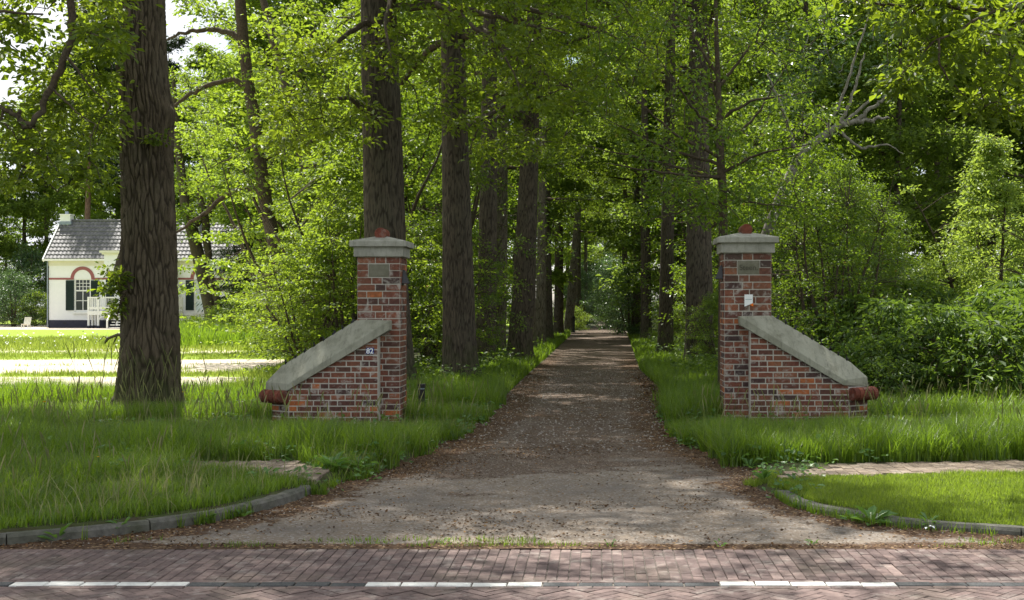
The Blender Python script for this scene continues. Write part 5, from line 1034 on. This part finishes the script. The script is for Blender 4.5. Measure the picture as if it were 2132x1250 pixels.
# litter, grit and twigs on the drive
def flat_bits(name, x, y, size, mat, seed, ratio=.6, lift=.006):
    rs = np.random.RandomState(seed); n = len(x); z = ground_z(x, y) + lift; T = np.stack([rs.normal(size=n), rs.normal(size=n), rs.normal(size=n) * .18], 1); N = np.array([0, 0, 1.]) + rs.normal(size=(n, 3)) * .3
    v, f, r = leaves(rs, np.stack([x, y, z], 1), T, N, size * rs.uniform(.5, 1.4, n), ratio); tag(link(name, npmesh(name, v, f, rnd=r), M[mat]), kind='stuff')
def on_road(x, y): return (sdf(x, y, poly_l) < .03) & (sdf(x, y, poly_r) < .03) & (y > 9.0)
x, y = tufty(rg, -6, 5, 9.0, 17, 60000, on_road); de = np.minimum(-sdf(x, y, poly_l), -sdf(x, y, poly_r)); pk = (.03 + .75 * np.exp(-de / .22) + .5 * sstep(9.3, 9.05, y) + .5 * sstep(.48, .66, fbm(x * 1.2, y * 1.8)) + .05); k = rg.rand(len(x)) < pk
flat_bits('fallen_leaves', x[k], y[k], .026, 'dead_leaf', 31)
x, y = tufty(rg, -3, 3, 17, 40, 16000, on_road); de = np.minimum(-sdf(x, y, poly_l), -sdf(x, y, poly_r)); k = rg.rand(len(x)) < (.12 + .6 * np.exp(-de / .25)); flat_bits('fallen_leaves', x[k], y[k], .04, 'dead_leaf', 32)
x, y = tufty(rg, .9, 2.2, 15.5, 30, 2600, lambda x, y: (sdf(x, y, poly_r) > -.3) & (sdf(x, y, poly_r) < .5)); flat_bits('fallen_leaves', x, y, .06, 'dead_leaf', 33)
def stones(name, x, y, size, mat, seed):
    rs = np.random.RandomState(seed); n = len(x); z = ground_z(x, y); o = np.array([(1, 0, 0), (0, 1, 0), (-1, 0, 0), (0, -1, 0), (0, 0, .8), (0, 0, -.5)], float); fc = np.array([(0, 1, 4), (1, 2, 4), (2, 3, 4), (3, 0, 4)])
    s_ = size * rs.uniform(.4, 1.5, n) ** 1.5; V = np.stack([x, y, z + s_ * .2], 1)[:, None] + s_[:, None, None] * o[None] * rs.uniform(.6, 1.3, (n, 1, 3)); a = rs.uniform(0, 6.28, n)
    d = V - V[:, 4:5] * 0 - np.stack([x, y, z * 0], 1)[:, None]; c, s2 = np.cos(a)[:, None], np.sin(a)[:, None]; X = d[..., 0] * c - d[..., 1] * s2 + x[:, None]; Y = d[..., 0] * s2 + d[..., 1] * c + y[:, None]
    V = np.stack([X, Y, V[..., 2]], -1).reshape(-1, 3); tag(link(name, npmesh(name, V, (np.arange(n)[:, None, None] * 6 + fc[None]).reshape(-1, 3)), M[mat]), kind='stuff')
x, y = tufty(rg, -4.5, 4, 9.1, 15, 7000, on_road); stones('grit', x, y, .006, 'stone_bit', 41)
x, y = tufty(rg, -2.6, 2.4, 15, 34, 9000, on_road); stones('grit', x, y, .011, 'stone_bit', 42)

# ------------------------------------------------------------------ weeds, flowers, fallen branch, litter
def weed(name, x, y, n, ln_, label, cat='weed', group=None, ratio=.4, seed=0, rise=.5, mat='weed_leaf'):
    rs = np.random.RandomState(seed); az = np.arange(n) * 2.4 + rs.uniform(-.3, .3, n); z = float(ground_z(np.array([x]), np.array([y]))[0])
    ln_ = ln_ * .68; T = np.stack([np.cos(az), np.sin(az), rise * rs.uniform(.1, 1.8, n)], 1); N = np.tile([0, 0, 1.], (n, 1)) + rs.normal(size=(n, 3)) * .15; Pp = np.stack([np.cos(az) * .02, np.sin(az) * .02, rs.uniform(.0, .05, n)], 1)
    v, f, r = leaves(rs, Pp, T, N, ln_ * rs.uniform(.6, 1.2, n), ratio, 'near'); o = link(name, npmesh(name, v, f, rnd=r), M[mat]); o.location = (x, y, z); return tag(o, label, cat, group)
wl = [(690, 1000, 16, .26, 'broad-leaved dock drooping over the corner of the left footpath'), (745, 992, 10, .2, 'smaller dock by the drive edge left'), (1815, 1090, 14, .24, 'dock plant on the right kerb'), (1770, 1085, 9, .14, 'small weed on the right kerb, left of the dock'), (1935, 1100, 9, .13, 'small weed on the right kerb beside a scrap of paper'), (1670, 1058, 8, .10, 'tiny weed at the start of the right kerb'), (430, 1090, 9, .10, 'weed in front of the left kerb, middle of the curve'), (120, 1128, 10, .16, 'tuft of weeds against the straight left kerb'), (505, 1078, 8, .10, 'weed at the end of the left kerb curve'), (1590, 1012, 14, .18, 'grassy weed at the corner of the right lawn'), (840, 912, 9, .22, 'dock at the foot of the left pillar'), (1560, 975, 9, .2, 'dock in the grass before the right pillar'), (1270, 1139, 9, .05, 'tiny weed in the strip along the street, middle'), (930, 1138, 8, .05, 'tiny weed in the strip along the street, left'), (1500, 1139, 10, .06, 'tiny weed in the strip along the street, right of middle'), (1690, 1137, 10, .07, 'tiny weed in the strip along the street, far right'), (250, 1112, 9, .13, 'weed in front of the left kerb near its left end')]
for i, (px, py, n, L_, lab) in enumerate(wl): X_, Y_ = G(px, py); weed('weed', X_, Y_, n, L_, lab, 'weed', 'weeds along kerbs and drive', seed=i, rise=.7)
x = rg.uniform(-3.8, 5.2, 5200); y = 9.06 + rg.uniform(0, .3, 5200) ; k = (fbm(x * 1.6, y * 2) > .56 - .06 * (x > 1)) | (x > 3.3); k &= on_road(x, y); grass('strip_grass', x[k], y[k], .05, .005, 'grass', 51, segs=2)
cs = np.concatenate([np.interp(rg.uniform(0, 1, 900) ** 1, np.linspace(0, 1, len(kerb_r)), kerb_r[:, 0])]); m = (cs < 5); cs = cs[m]; ysr = np.interp(cs, kerb_r[:, 0], kerb_r[:, 1]) - rg.uniform(-.02, .14, len(cs)); k = fbm(cs * 2, ysr) > .46; grass('kerb_grass', cs[k], ysr[k], .10, .006, 'grass', 52, z=np.zeros(k.sum()))
cs = rg.uniform(-4.8, -2.4, 1800); ysl = np.interp(cs, kerb_l[:, 0], kerb_l[:, 1]) - rg.uniform(.0, .06, len(cs)); k = fbm(cs * 2.5, ysl * 3) > .5; grass('kerb_grass', cs[k], ysl[k], .14, .006, 'grass', 53, z=np.zeros(k.sum()))
for i, (px, D, zz, lab) in enumerate([(92, 16.3, .42, 'yellow dandelion in the tall grass near the left edge'), (382, 19.0, .40, 'yellow dandelion right of the great oak foot'), (205, 11.6, .22, 'small yellow flower in the left verge by the kerb')]):
    X_ = at(px, D); z0 = float(ground_z(np.array([X_]), np.array([D]))[0]); e = empty('dandelion', (X_, D, z0)); tag(e, lab, 'flower', 'yellow flowers in the left grass')
    v, f = tube(np.array([(0, 0, 0), (.01, 0, zz * .5), (0, 0, zz)]), [.003, .003, .003], 5); link('stem', npmesh('stem', v, f), M['weed_leaf'], e)
    n = 40; az = np.arange(n) * 2.4; T = np.stack([np.cos(az), np.sin(az) , .3 + .5 * (np.arange(n) / n)], 1); v, f, r = leaves(rg, np.tile([0, 0, zz], (n, 1)), T, np.tile([0, 0, 1.], (n, 1)), .028 if i < 2 else .016, .4); link('petals', npmesh('petals', v, f, rnd=r), M['yellow_flower'], e)
for i, (px, py, w_, lab) in enumerate([(330, 1103, .05, 'crumpled white scrap of paper against the left kerb'), (1935, 1108, .07, 'crumpled white scrap of paper on the right kerb')]):
    X_, Y_ = G(px, py); mb = MB(); r_ = random.Random(i); g = [[(X_ + (a - 1.5) * w_ / 3, Y_ + (b - 1) * w_ / 3, .02 + r_.uniform(0, .5) * w_) for a in range(4)] for b in range(3)]
    for b in range(2):
        for a in range(3): mb.poly([g[b][a], g[b][a + 1], g[b + 1][a + 1], g[b + 1][a]])
    tag(mb.build('paper_scrap', M['sign_white']), lab, 'litter')
D = 52.; fbx, fby = at(300, D), D; lm = [(pth(D, (212, 722), (225, 705), (245, 697), (300, 705), (360, 712), (395, 700), (405, 718)), [.04, .06, .07, .09, .07, .05, .03]), (pth(D, (245, 697), (238, 712), (230, 728)), [.04, .03, .02]), (pth(D, (262, 698), (256, 715), (252, 730)), [.035, .03, .02]), (pth(D, (225, 706), (216, 700), (205, 712)), [.03, .02, .01]), (pth(D, (375, 706), (378, 696), (392, 690)), [.03, .02, .01])]
brs = []
for pts, rad in lm: brs.append(tube(np.array(pts) - np.array([fbx, fby, 0]), rad, 8))
v, f = joinm(brs); o = link('fallen_branch', npmesh('fallen_branch', v, f, smooth=True), M['branch_bark']); o.location = (fbx, fby, 0); tag(o, 'dead fallen branch in long grass behind the great oak', 'branch')
for t_, s_ in ((0, 1),):
    X_, Y_ = at(1338, 62), 62.; v, f = tube(np.array([(0, 0, 0), (.03, 0, 1.2), (.0, 0, 2.6), (.05, 0, 4)]), [.06, .05, .045, .03], 8); e = empty('thin_pole_tree', (X_, Y_, 0)); link('trunk', npmesh('trunk', v, f, smooth=True), M['grey_bark'], e); v, f, r = clump_leaves(rg, [(0, 0, 4.1), (.3, 0, 3.7), (-.3, .2, 3.8)], .5, 50, .1); link('crown', npmesh('crown', v, f, rnd=r), M['canopy_leaf'], e); tag(e, 'thin bare sapling stem on the right verge before the dark trunks', 'tree')
e = empty('far_post', (at(1195, 80), 80., 0)); mb = MB(); mb.box(-.06, .06, -.06, .06, -.05, .9); mb.build('post', M['black_metal'], e); mb = MB(); mb.box(-.09, .09, -.09, .09, .9, .98); mb.build('top', M['black_metal'], e); tag(e, 'small dark post at the left corner of the side path', 'post')
